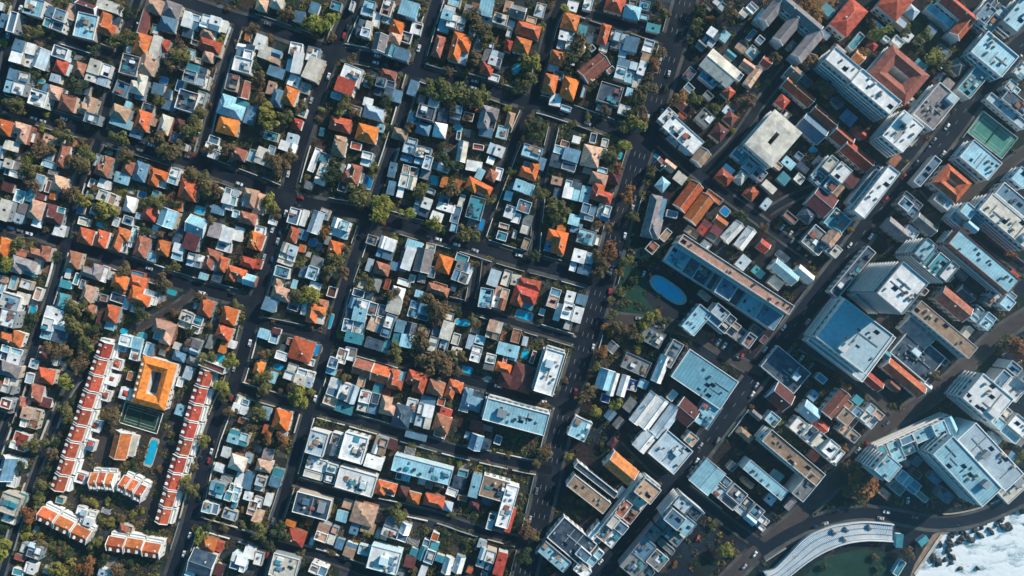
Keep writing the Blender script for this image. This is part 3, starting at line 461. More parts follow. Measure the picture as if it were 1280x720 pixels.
ZMARK=.010+.004*len(ROADS)+.006
def seg_dist(p,a,b):
    dx,dy=b[0]-a[0],b[1]-a[1]; t=max(0,min(1,((p[0]-a[0])*dx+(p[1]-a[1])*dy)/(dx*dx+dy*dy+1e-9))); return math.hypot(p[0]-a[0]-t*dx,p[1]-a[1]-t*dy)
def on_other(p, me, margin):
    for j,(w,P,k) in enumerate(RL):
        if j==me: continue
        for a,b in zip(P[:-1],P[1:]):
            if abs(p[0]-a[0])>40 and abs(p[0]-b[0])>40: continue
            if seg_dist(p,a,b) < w/2+margin: return True
    return False
def resample(P, step):
    out=[P[0]]; acc=0
    for a,b in zip(P[:-1],P[1:]):
        l=math.hypot(b[0]-a[0],b[1]-a[1]); t=step-acc
        while t<=l: out.append((a[0]+(b[0]-a[0])*t/l,a[1]+(b[1]-a[1])*t/l)); t+=step
        acc=(acc+l)%step
    return out
KERB_RUNS=[]
for i,(w,P,k) in enumerate(RL):
    Q=resample(P,3.0); Nn=normals(Q); dash=MB(); pave=MB(); pw=1.5 if w<6 else 2.2
    for side in (-1,1):
        run=[]; runs=[]
        for q,n in zip(Q,Nn):
            c=(q[0]+n[0]*side*(w/2+pw/2),q[1]+n[1]*side*(w/2+pw/2))
            if on_other(c,i,pw/2+.3) or abs(c[0])>335 or abs(c[1])>195:
                if len(run)>2: runs.append(run)
                run=[]
            else: run.append((q,n))
        if len(run)>2: runs.append(run)
        for run in runs:
            KERB_RUNS.append((i,side,w,pw,run,k))
            n0=len(pave.V); zt=.22
            for q,n in run:
                o0,o1=side*w/2,side*(w/2+pw)
                for o,z in ((o0,0),(o0,zt),(o1,zt),(o1,0)): pave.V.append((q[0]+n[0]*o,q[1]+n[1]*o,z))
            for s in range(len(run)-1):
                a=n0+4*s
                for e in range(3):
                    f=(a+e,a+e+1,a+e+5,a+e+4) if side<0 else (a+e,a+e+4,a+e+5,a+e+1)
                    pave.F.append(f); pave.M.append(0)
            for q,n in run:
                px,py=ground_map(q[0]+n[0]*side*(w/2+pw/2),q[1]+n[1]*side*(w/2+pw/2))
                mark_rect(px,py,pw/S+1,7,math.degrees(math.atan2(n[0]*1,0)) if 0 else 0,4) if 0<px<OW and 0<py<OH and occ[int(py)*OW+int(px)]==0 else None
    if pave.F:
        o=pave.build('pavement',M_pave); o['kind']='structure'
    if w>=9.5:
        for s in range(0,len(Q)-1,3):
            q,n=Q[s],Nn[s]; t=(n[1],-n[0])
            if on_other(q,i,1): continue
            offs=(0,) if w<12 else (0,-w/4,w/4)
            for of in offs:
                hw=.07; x,y=q[0]+n[0]*of,q[1]+n[1]*of
                dash.poly([(x-t[0]*1.5+n[0]*hw,y-t[1]*1.5+n[1]*hw,ZMARK),(x+t[0]*1.5+n[0]*hw,y+t[1]*1.5+n[1]*hw,ZMARK),(x+t[0]*1.5-n[0]*hw,y+t[1]*1.5-n[1]*hw,ZMARK),(x-t[0]*1.5-n[0]*hw,y-t[1]*1.5-n[1]*hw,ZMARK)])
        o=dash.build('road_markings',M_paint); o['kind']='structure'
# open areas
def area(name, pts, mat, z): sheet(name,[G(*p) for p in pts],mat,z)
area('soil_yard',[(1004,-6),(1048,-6),(1040,14),(1026,30),(1012,20)],M_soil,.008)
area('soil_verge',[(198,664),(206,660),(218,666),(225,677),(219,700),(208,730),(200,730),(209,702),(214,684),(208,674)],M_soil,.006)
area('park_lawn',[(1133,52),(1148,28),(1178,45),(1196,60),(1212,58),(1196,98),(1178,92),(1150,70)],M_lawn,.008)
area('sports_field',[(1002,730),(1018,704),(1048,692),(1080,686),(1102,690),(1116,704),(1122,730)],M_field,.008)
area('open_lot',[(764,318),(800,322),(836,330),(866,372),(858,400),(800,420),(770,402),(752,392)],M_lot,.008)
area('lot_brown_yard',[(760,352),(772,330),(790,300),(776,290),(766,320)],M_soil,.012)
area('rocky_shore',[(1143,722),(1150,708),(1172,672),(1190,664),(1216,660),(1240,652),(1262,641),(1300,622),(1298,617),(1260,636),(1238,647),(1214,655),(1186,659),(1166,668),(1144,704),(1137,722)],ROOF['n'],.018)
area('lot_garden',[(766,338),(790,330),(812,344),(806,372),(818,388),(800,400),(776,392),(762,370)],M_field,.0125)
area('sandy_corner',[(790,312),(806,308),(818,316),(806,326),(794,322)],ROOF['n'],.016)
area('estate_drive',[(128,440),(160,450),(154,500),(142,560),(120,585),(180,600),(196,560),(214,520),(225,460),(248,468),(220,580),(196,648),(130,650),(82,640),(84,606),(106,570)],M_brownroad,.008)
area('garden_lawn',[(160,383),(184,380),(186,402),(166,404)],M_lawn,.009)

# ---------------------------------------------------------------- buildings
def wallbox(name, x0,x1,y0,y1,z0,z1,mat,parent): return MB().box(x0,x1,y0,y1,z0,z1,top=False,bottom=False).build(name,mat,parent)
def hip_mesh(name, x0,x1,y0,y1,z,rise,mat,parent,over=.45,gable=False):
    x0-=over;x1+=over;y0-=over;y1+=over; V=[(x0,y0,z),(x1,y0,z),(x1,y1,z),(x0,y1,z)]; V+=[(p[0],p[1],z+.22) for p in V]
    lx,ly=x1-x0,y1-y0; zr=z+.22+rise
    if lx>=ly: d=0 if gable else min(ly/2,lx/2-.05); V+=[(x0+d,(y0+y1)/2,zr),(x1-d,(y0+y1)/2,zr)]; top=[(4,5,9,8),(5,6,9),(6,7,8,9),(7,4,8)]
    else: d=0 if gable else min(lx/2,ly/2-.05); V+=[((x0+x1)/2,y0+d,zr),((x0+x1)/2,y1-d,zr)]; top=[(4,5,8),(5,6,9,8),(6,7,9),(7,4,8,9)]
    F=[(3,2,1,0),(0,1,5,4),(1,2,6,5),(2,3,7,6),(3,0,4,7)]+top
    return mesh_obj(name,V,F,mat,parent)
def flat_roof(name,x0,x1,y0,y1,z,mat,parent):
    return MB().box(x0,x1,y0,y1,z-.3,z).build(name,mat,parent)
def parapet(name,x0,x1,y0,y1,z0,z1,t,mat,parent):
    V=[]
    for z in (z0,z1):
        V+=[(x0,y0,z),(x1,y0,z),(x1,y1,z),(x0,y1,z),(x0+t,y0+t,z),(x1-t,y0+t,z),(x1-t,y1-t,z),(x0+t,y1-t,z)]
    F=[]
    for i in range(4):
        j=(i+1)%4; F+=[(i,j,8+j,8+i),(4+j,4+i,12+i,12+j),(8+i,8+j,12+j,12+i),(j,i,4+i,4+j)]
    return mesh_obj(name,V,F,mat,parent)
def unit_mesh(name, fn, mat):
    o=fn(); o.name=name; me=o.data; C.objects.unlink(o); bpy.data.objects.remove(o); return me
ME_win=unit_mesh('window_unit',lambda:MB().box(-.6,.6,-.05,.05,-.65,.65).build('w',M_glass),M_glass)
ME_bwin=unit_mesh('wide_window_unit',lambda:MB().box(-1.1,1.1,-.05,.05,-.8,.8).build('w',M_glass),M_glass)
ME_door=unit_mesh('door_unit',lambda:MB().box(-.5,.5,-.06,.06,0,2.1).build('d',M_door),M_door)
def chimney_mesh():
    mb=MB(); mb.box(-.35,.35,-.35,.35,-1.5,.9).box(-.45,.45,-.45,.45,.9,1.08).box(-.14,.14,-.14,.14,1.08,1.4); return mb.build('c',WALL[0])
ME_chim=unit_mesh('chimney_unit',chimney_mesh,None)
ME_ac=unit_mesh('ac_unit',lambda:MB().box(-.7,.7,-.5,.5,0,.95).box(-.45,.45,-.42,.42,.95,1.05).build('a',M_metal),None)
ME_vent=unit_mesh('vent_unit',lambda:MB().box(-.5,.5,-.5,.5,0,.8).box(-.65,.65,-.65,.65,.8,.95).build('a',M_dark),None)
def tank():
    V=[];F=[];n=12
    for z,r in ((0,.9),(1.5,.9),(1.75,.5)):
        for i in range(n): V.append((r*math.cos(2*PI*i/n),r*math.sin(2*PI*i/n),z))
    for k in (0,1):
        for i in range(n): F.append((k*n+i,k*n+(i+1)%n,(k+1)*n+(i+1)%n,(k+1)*n+i))
    F.append(tuple(range(2*n,3*n))); return mesh_obj('t',V,F,WALL[1])
ME_tank=unit_mesh('tank_unit',tank,None)
ME_sky=unit_mesh('skylight_unit',lambda:MB().box(-.8,.8,-.6,.6,0,.3).box(-.68,.68,-.48,.48,.3,.36).build('s',M_glass),None)
def solar():
    V=[(-1.6,-1,.2),(1.6,-1,.2),(1.6,1,.9),(-1.6,1,.9),(-1.6,-1,.14),(1.6,-1,.14),(1.6,1,.84),(-1.6,1,.84)]
    return mesh_obj('p',V,[(0,1,2,3),(7,6,5,4),(0,4,5,1),(1,5,6,2),(2,6,7,3),(3,7,4,0)],M_panel)
ME_sol=unit_mesh('solar_unit',solar,None)
PLAIN=[True]     # small houses and sheds may have plain slab or lean-to roofs
def clutter(parent,x0,x1,y0,y1,z,rng,n):
    used=[]; big=min(x1-x0,y1-y0)>11; cl=[(rng.uniform(x0+3,x1-3),rng.uniform(y0+3,y1-3)) for _ in range(2)] if big else None
    for _ in range(n):
        for _t in range(5):
            x,y=rng.uniform(x0+1.5,x1-1.5),rng.uniform(y0+1.5,y1-1.5)
            if big and rng.random()<.75: q=rng.choice(cl); x=max(x0+1.5,min(x1-1.5,q[0]+rng.gauss(0,3))); y=max(y0+1.5,min(y1-1.5,q[1]+rng.gauss(0,2)))
            if all(abs(x-u)+abs(y-v)>2.4 for u,v in used): break
        else: continue
        used.append((x,y)); r=rng.random(); rz=rng.choice((0,PI/2))
        if r<.34: share('air_conditioner',ME_ac,parent,(x,y,z),rz)
        elif r<.58: share('roof_vent',ME_vent,parent,(x,y,z),rz,(rng.uniform(.7,1.4),)*3)
        elif r<.70: share('water_tank',ME_tank,parent,(x,y,z),rz)
        elif r<.85: share('skylight',ME_sky,parent,(x,y,z),rz,(rng.uniform(.8,1.6),rng.uniform(.8,1.4),1))
        else: share('solar_panel',ME_sol,parent,(x,y,z),0)
def facing(cx,cy,A,nx,ny):
    r=math.radians(-A); wx,wy=math.cos(r)*nx-math.sin(r)*ny, math.sin(r)*nx+math.cos(r)*ny
    return (-cx*wx-cy*wy)/(math.hypot(cx,cy)+1)
SIDES=((1,0),(-1,0),(0,1),(0,-1))
def put_windows(root,cx,cy,A,x0,x1,y0,y1,h,rng,tall,cap):
    made=0
    for nx,ny in SIDES:
        if facing(cx,cy,A,nx,ny)<.12: continue
        L=(y1-y0) if nx else (x1-x0); bay=3.6 if tall else 3.4; nb=int((L-1.2)//bay)
        fl=max(1,int((h-.4)//3.0))
        if nb<1: continue
        for f in range(fl):
            z=1.6+f*3.0
            if z+.9>h: break
            if tall and fl>=3 and f>0 and L>9:
                mb=MB(); e=1.3
                if nx: xa=x1 if nx>0 else x0-e; mb.box(xa+(.01 if nx>0 else 0),xa+e-(0 if nx>0 else .01),y0+.6,y1-.6,z-1.1,z-.9).box((xa+e-.12) if nx>0 else xa,(xa+e) if nx>0 else xa+.12,y0+.6,y1-.6,z-.9,z-.05)
                else: ya=y1 if ny>0 else y0-e; mb.box(x0+.6,x1-.6,ya+(.01 if ny>0 else 0),ya+e-(0 if ny>0 else .01),z-1.1,z-.9).box(x0+.6,x1-.6,(ya+e-.12) if ny>0 else ya,(ya+e) if ny>0 else ya+.12,z-.9,z-.05)
                mb.build('balcony',M_trim,root)
            for k in range(nb):
                if made>=cap: return
                t=(k+.5)/nb*L
                if not tall and f==0 and k==nb//2 and not getattr(root,'_d',False) and rng.random()<.5:
                    p=(x1 if nx>0 else x0, y0+t,0) if nx else (x0+t, y1 if ny>0 else y0,0)
                    share('door',ME_door,root,p,PI/2 if nx else 0); continue
                p=(x1 if nx>0 else x0, y0+t,z) if nx else (x0+t, y1 if ny>0 else y0,z)
                share('window',ME_bwin if tall else ME_win,root,p,PI/2 if nx else 0); made+=1
def block(root,x0,x1,y0,y1,h,col,form,rng,wall,first=True,sub=None,clut=1.0,z0=0.0):
    """one volume: walls + roof. the first volume's pieces are parts of the thing; a later one is a wing with sub-parts."""
    nm = (lambda s: s) if first else (lambda s: 'wing_'+s)
    if first: w=wallbox('wall',x0,x1,y0,y1,z0,h,wall,root); host=root
    else: w=wallbox('wing',x0,x1,y0,y1,z0,h,wall,root); host=w
    lx,ly=x1-x0,y1-y0; mn=min(lx,ly)
    if form in 'HG':
        rise=mn*(rng.uniform(.36,.48) if mn<9 else rng.uniform(.30,.38) if mn<12.5 else .17)
        rf=hip_mesh(nm('roof'),x0,x1,y0,y1,h-.02,rise,ROOF[col],host,.4,form=='G')
        if form=='G' and mn>5:
            # walls carried up to white gable copings
            for s in (0,1):
                if lx>=ly:
                    xa=(x0-.5 if s==0 else x1+.2); ym=(y0+y1)/2; V=[(xa+d,y,z) for d in (0,.3) for y,z in ((y0-.45,h),(y1+.45,h),(y1+.45,h+.45),(ym,h+rise+.62),(y0-.45,h+.45))]
                else:
                    ya=(y0-.5 if s==0 else y1+.2); xm=(x0+x1)/2; V=[(x,ya+d,z) for d in (0,.3) for x,z in ((x0-.45,h),(x1+.45,h),(x1+.45,h+.45),(xm,h+rise+.62),(x0-.45,h+.45))]
                F=[(4,3,2,1,0),(5,6,7,8,9)]+[(i,(i+1)%5,5+(i+1)%5,5+i) for i in range(5)]
                mesh_obj('gable',V,F,M_trim if rng.random()<.7 else wall,host)
        if mn>4.5:
            rc=MB(); zr=h+.2+rise
            if lx>=ly: g=0 if form=='G' else mn/2; rc.box(x0+g,x1-g,(y0+y1)/2-.16,(y0+y1)/2+.16,zr-.12,zr+.12) if x1-x0-2*g>.4 else None
            else: g=0 if form=='G' else mn/2; rc.box((x0+x1)/2-.16,(x0+x1)/2+.16,y0+g,y1-g,zr-.12,zr+.12) if y1-y0-2*g>.4 else None
            if rc.F: rc.build('ridge_cap',ROOF['p'] if col in 'oOpqr' else M_metal,rf if first else host)
        if mn>5 and rng.random()<.7*clut and first:
            share('chimney',ME_chim,rf,(x0+lx*rng.uniform(.25,.75),y0+ly*rng.uniform(.3,.7),h+rise*.7))
        if mn>5.5 and rng.random()<.25*clut and first:
            pass
    elif PLAIN[0] and mn<9.5 and h<9 and rng.random()<.5:
        if rng.random()<.55: rf=MB().box(x0-.3,x1+.3,y0-.3,y1+.3,h-.02,h+.2).build(nm('roof'),ROOF[col],host)
        else:
            s=rng.choice((0,1,2,3)); up=mn*rng.uniform(.08,.2); e=.3; q=[(x0-e,y0-e),(x1+e,y0-e),(x1+e,y1+e),(x0-e,y1+e)]; zz=[h+.18+(up if k in ((0,1),(1,2),(2,3),(3,0))[s] else 0) for k in range(4)]
            rf=mesh_obj(nm('roof'),[(p[0],p[1],h-.02) for p in q]+[(p[0],p[1],z) for p,z in zip(q,zz)],[(3,2,1,0),(0,1,5,4),(1,2,6,5),(2,3,7,6),(3,0,4,7),(4,5,6,7)],ROOF[col],host)
        if mn>4 and rng.random()<.6: share('skylight' ,ME_sky,host,(x0+lx*rng.uniform(.3,.7),y0+ly*rng.uniform(.3,.7),h+.12))
    else:
        rf=flat_roof(nm('roof'),x0+.16,x1-.16,y0+.16,y1-.16,h-.05,ROOF[col],host)
        pc = M_trim if rng.random()<(.25 if mn<12 else .6) else wall
        parapet(nm('parapet'),x0-.04,x1+.04,y0-.04,y1+.04,h-.35,h+rng.uniform(.3,.8),.3 if mn<14 else .45,pc,host)
        if 5.5<mn<16 and z0==0 and h<9:
            for q in range(int(min(4,lx*ly/28))):
                bw,bh=rng.uniform(.8,2.0),rng.uniform(.7,1.7); bx,by=rng.uniform(x0+bw+.4,x1-bw-.4),rng.uniform(y0+bh+.4,y1-bh-.4); k=rng.random()
                MB().box(bx-bw,bx+bw,by-bh,by+bh,h-.06,h+rng.uniform(.15,1.6)+.01*q).build('roof_deck' if k<.5 else 'stair_head',rng.choice((ROOF['n'],ROOF['B'],ROOF['c'],M_trim,ROOF['q'],ROOF['b'],ROOF['t'])),host)
        if mn>11 and lx*ly>260:
            for q in range(rng.randint(2,5)):
                L=rng.uniform(3,min(9,mn*.4)); bx,by=rng.uniform(x0+L+1,x1-L-1),rng.uniform(y0+L+1,y1-L-1); hz=(L,.28) if rng.random()<.5 else (.28,L); zz=rng.uniform(.25,.5)+.013*q
                MB().box(bx-hz[0],bx+hz[0],by-hz[1],by+hz[1],h+zz-.35,h+zz).build('duct',M_metal,host)
            if rng.random()<.75:
                bw,bh=rng.uniform(1.6,3.2),rng.uniform(1.6,3.0); bx,by=rng.uniform(x0+4,x1-4),rng.uniform(y0+4,y1-4)
                MB().box(bx-bw,bx+bw,by-bh,by+bh,h-.06,h+rng.uniform(2.2,3.2)).build('stair_head',WALL[rng.choice((0,2,4))],host)
        if mn>5: clutter(host,x0,x1,y0,y1,h-.05,rng,int(min(9,lx*ly/45*clut+rng.random())))
    return rf
def split_c(x0,x1,y0,y1,rng,depth):
    lx,ly=x1-x0,y1-y0
    if depth==0 or max(lx,ly)<5: return [(x0,x1,y0,y1)]
    t=rng.uniform(.36,.64)
    if lx>ly: m=x0+lx*t; return split_c(x0,m,y0,y1,rng,depth-1)+split_c(m+.02,x1,y0,y1,rng,depth-1)
    m=y0+ly*t; return split_c(x0,x1,y0,m,rng,depth-1)+split_c(x0,x1,m+.02,y1,rng,depth-1)
CVAR={'w':'wwscbkBb','s':'sskbgBc','c':'ccwpsgb','b':'bbBktsB','k':'kkwsbtB','m':'mmgBsn','p':'ppcnqbw','r':'rrwqb','n':'nncqsb','g':'ggsbB','t':'ttkb','B':'BBbwg','R':'RRqrg'}
def one_rect(root,cx,cy,px,py,w,h,col,form,A,eave,rng,wall,ox=0.0,oy=0.0,first=True,big=False):
    """a digitised roof rectangle (map size w,h at eaves height) -> volumes in the thing's local frame"""
    f=(CAMH-eave)/CAMH; a,b=w*S*f/2,h*S*f/2; x0,x1,y0,y1=ox-a,ox+a,oy-b,oy+b; mn=min(2*a,2*b)
    if form=='C':
        cells=split_c(x0,x1,y0,y1,rng,1 if mn<7 else (2 if max(a,b)<16 else 3)); cells.sort(key=lambda c:-(c[1]-c[0])*(c[3]-c[2]))
        for i,c in enumerate(cells):
            hh=eave if i==0 and first else max(2.7,eave*rng.uniform(.55,1.0)-.07*i)
            cc=col if i==0 else rng.choice(CVAR.get(col,'wsbk'))
            d=0 if i==0 else rng.uniform(0,.08)*mn
            fm='F' if rng.random()<.9 or i==0 else 'G'
            block(root,c[0]+d*(c[0]>x0),c[1]-d*(c[1]<x1),c[2]+d*(c[2]>y0),c[3]-d*(c[3]<y1),hh,cc,fm,rng,wall,first and i==0,clut=1.2)
        return
    if form=='H' and 2*a*2*b>95 and mn>7.5 and not big and rng.random()<.75:
        # L-plan: a long bar, a cross wing and a low flat-roofed back part in the notch
        sx,sy=rng.choice((-1,1)),rng.choice((-1,1)); k=rng.uniform(.56,.68); q=rng.uniform(.45,.6)
        bar=(x0,x1,(y0 if sy<0 else y1-2*b*k),(y0+2*b*k if sy<0 else y1)); wing=((x0 if sx<0 else x1-2*a*q),(x0+2*a*q if sx<0 else x1),y0,y1)
        if a<b: bar,wing=((x0 if sx<0 else x1-2*a*k),(x0+2*a*k if sx<0 else x1),y0,y1),(x0,x1,(y0 if sy<0 else y1-2*b*q),(y0+2*b*q if sy<0 else y1))
        block(root,*bar,eave,col,'H',rng,wall,first)
        e=.35; block(root,wing[0]+e*.3,wing[1]-e*.3,wing[2]+e*.3,wing[3]-e*.3,eave-.13,col,'H',rng,wall,False)
        nx0,nx1=(wing[1],x1) if wing[0]<=x0+.01 and wing[1]<x1-.5 else (x0,wing[0])
        ny0,ny1=(bar[3],y1) if bar[2]<=y0+.01 and bar[3]<y1-.5 else (y0,bar[2])
        if a<b:
            nx0,nx1=(bar[1],x1) if bar[0]<=x0+.01 else (x0,bar[0]); ny0,ny1=(wing[3],y1) if wing[2]<=y0+.01 else (y0,wing[2])
        if nx1-nx0>1.8 and ny1-ny0>1.8 and rng.random()<.8:
            block(root,nx0+.2,nx1-.2,ny0+.2,ny1-.2,rng.uniform(2.6,3.3),rng.choice('wwbsBkctg'),'F',rng,wall,False,clut=.6)
        return
    block(root,x0,x1,y0,y1,eave,col,form,rng,wall,first)
FORM={'H':'hipped','G':'gabled','F':'flat-roofed','C':'stepped flat-roofed'}
HOUSE_LIST=[]; SMALL=[]
for (c,r),txt in HOUSES.items():
    for e in txt.replace('\n','').split(';'):
        if not e.strip(): continue
        p=e.split(','); x,y,w,h=map(float,p[:4]); col,form=p[4][0],p[4][1]
        px,py=c*320+x/4,r*180+y/4; w,h=w/4,h/4; cr=random.Random(int(px*5+py*29)).random()
        if col in 'bsk' and form in 'CF' and cr<.24: col='w' if cr<.17 else 'c'
        if col in 'oO' and cr>.8: col='q'
        A=float(p[5]) if len(p)>5 else angle_at(px,py)+random.Random(int(px*3+py*17)).gauss(0,2.2)
        if is_east(px,py) and len(p)<=5: w*=.92; h*=.92
        elif len(p)<=5: w*=.94; h*=.94
        (HOUSE_LIST if w*h>=235 else SMALL).append([px,py,w,h,col,form,A])
HOUSE_LIST.sort(key=lambda t:-t[2]*t[3])
SMALL=HOUSE_LIST[296:]+SMALL; HOUSE_LIST=HOUSE_LIST[:296]
HOBJ=[]
def real_pos(px,py,h): return gx(px,h),gy(py,h)
for (px,py,w,h,col,form,A) in HOUSE_LIST:
    rng=random.Random(int(px*97+py*31)); ar=w*h
    eave=rng.uniform(4.2,6.2) if form in 'HG' else rng.uniform(4.6,7.4)
    if ar>900: eave+=1.5
    cx,cy=real_pos(px,py,eave); wall=WALL[rng.choice((0,0,1,1,2,3) if form in 'HG' else (0,0,1,2,2,4))]
    root=empty('house',cx,cy,0,math.radians(-A))
    one_rect(root,cx,cy,px,py,w,h,col,form,A,eave,rng,wall)
    f=(CAMH-eave)/CAMH; a,b=w*S*f/2,h*S*f/2
    put_windows(root,cx,cy,A,-a,a,-b,b,min(eave,6.4),rng,False,4)
    gpx,gpy=ground_map(cx,cy); mark_rect(gpx,gpy,w*f,h*f,A,1)
    size='small' if ar<400 else ('large' if ar>760 else '')
    reg(root,'house',(size+' '+COLN[col]+' '+FORM[form]+' house').strip(),px,py,'house',True,group='houses of the street grid')
    HOBJ.append(dict(root=root,px=px,py=py,w=w,h=h,A=A,rng=rng,wall=wall,cx=cx,cy=cy))
def add_wing(px,py,w,h,col,form,A,eave,host):
    """a lower back wing (own walls and roof) that belongs to the house beside it"""
    root=host['root']; hx,hy=real_pos(px,py,eave); r=math.radians(host['A']); dx,dy=hx-host['cx'],hy-host['cy']
    lx=dx*math.cos(r)-dy*math.sin(r); ly=dx*math.sin(r)+dy*math.cos(r)
    f=(CAMH-eave)/CAMH; a,b=w*S*f/2,h*S*f/2
    block(root,lx-a,lx+a,ly-b,ly+b,eave,col,'F' if form=='C' else form,host['rng'],host['wall'],False,clut=.8)
    gpx,gpy=ground_map(hx,hy); mark_rect(gpx,gpy,w*f,h*f,host['A'],1)
OUT=0
for (px,py,w,h,col,form,A) in SMALL:
    hs=min(HOBJ,key=lambda t:math.hypot(t['px']-px,t['py']-py)-max(t['w'],t['h'])*.4)
    d=math.hypot(hs['px']-px,hs['py']-py); rng=hs['rng']
    eave=rng.uniform(2.7,3.6) if form=='F' else rng.uniform(3.0,4.6)
    if d < (max(hs['w'],hs['h'])+max(w,h))*.62:
        add_wing(px,py,w,h,col,form,A,eave,hs)
    else:
        rng=random.Random(int(px*13+py*7)); cx,cy=real_pos(px,py,eave); root=empty('outbuilding',cx,cy,0,math.radians(-A)); OUT+=1
        one_rect(root,cx,cy,px,py,w,h,col,form,A,eave,rng,WALL[rng.choice((0,0,1,2))])
        f=(CAMH-eave)/CAMH; gpx,gpy=ground_map(cx,cy); mark_rect(gpx,gpy,w*f,h*f,A,1)
        reg(root,'outbuilding','small '+COLN[col]+' '+FORM[form]+' outbuilding',px,py,'outbuilding',False,group='outbuildings in the gardens')
print('houses',len(HOUSE_LIST),'small',len(SMALL),'outbuildings',OUT)

def ring_building(root,cx,cy,w,h,t,col,A,eave,flat=False):
    f=(CAMH-eave)/CAMH; a,b,t=w*S*f/2,h*S*f/2,t*S*f
    def rect(a,b,z): return [(-a,-b,z),(a,-b,z),(a,b,z),(-a,b,z)]
    V=rect(a,b,0)+rect(a,b,eave)+rect(a-t,b-t,0)+rect(a-t,b-t,eave); F=[]
    for i in range(4):
        j=(i+1)%4; F+=[(i,j,4+j,4+i),(8+j,8+i,12+i,12+j)]
    mesh_obj('wall',V,F,WALL[0],root)
    o=.4; rise=.5 if flat else t*.3
    V=rect(a+o,b+o,eave)+rect(a-t/2,b-t/2,eave+rise)+rect(a-t-o,b-t-o,eave)+rect(a+o,b+o,eave-.25)+rect(a-t-o,b-t-o,eave-.25); F=[]
    for i in range(4):
        j=(i+1)%4; F+=[(i,j,4+j,4+i),(4+i,4+j,8+j,8+i),(12+i,12+j,j,i),(8+i,8+j,16+j,16+i),(12+j,12+i,16+i,16+j)]
    mesh_obj('roof',V,F,ROOF[col],root)
    mesh_obj('courtyard_floor',rect(a-t+.02,b-t+.02,.05),[(0,1,2,3)],ROOF['B'] if col not in 'wc' else ROOF['q'],root)
    return a,b
for (nm,cat,desc,parts) in BIG:
    PLAIN[0]=False
    rng=random.Random(hash(desc)%1000 if 0 else sum(map(ord,desc)))
    p0=parts[0]; ring=p0[0]=='ring'
    if ring: _,px,py,w,h,t,col,A,eave=p0
    else: px,py,w,h,cf,A,eave=p0
    cx,cy=real_pos(px,py,eave); root=empty(nm,cx,cy,0,math.radians(-A))
    wi=0
    if 'red-brown walls' in desc: wi=3
    elif cat in ('offices','tower'): wi=rng.choice((0,0,4,2))
    elif cat=='warehouse': wi=rng.choice((2,0,2))
    for i,pt in enumerate(parts):
        if pt[0]=='ring':
            a,b=ring_building(root,cx,cy,w,h,t,col,A,eave,col in 'wc'); put_windows(root,cx,cy,A,-a,a,-b,b,eave,rng,True,40)
            f=(CAMH-eave)/CAMH; g=ground_map(cx,cy); mark_rect(g[0],g[1],w*f,h*f,A,1); continue
        qx,qy,qw,qh,cf,qA,qe=pt; hx,hy=real_pos(qx,qy,qe); r=math.radians(A); dx,dy=hx-cx,hy-cy
        lx=dx*math.cos(r)-dy*math.sin(r); ly=dx*math.sin(r)+dy*math.cos(r)
        if i>0 and cf[1]=='C': 
            one_rect(root,cx,cy,qx,qy,qw,qh,cf[0],'C',A,qe,rng,WALL[wi],lx,ly,False,True)
        else: one_rect(root,cx,cy,qx,qy,qw,qh,cf[0],cf[1],A,qe,rng,WALL[wi],lx,ly,i==0,True)
        f=(CAMH-qe)/CAMH; a,b=qw*S*f/2,qh*S*f/2
        if i==0: put_windows(root,cx,cy,A,lx-a,lx+a,ly-b,ly+b,qe,rng,qe>=7,90 if qe>9 else 24)
        g=ground_map(hx,hy); mark_rect(g[0],g[1],qw*f,qh*f,A,1)
    reg(root,cat,desc,px,py,'big',True,fixed=desc)

PLAIN[0]=True
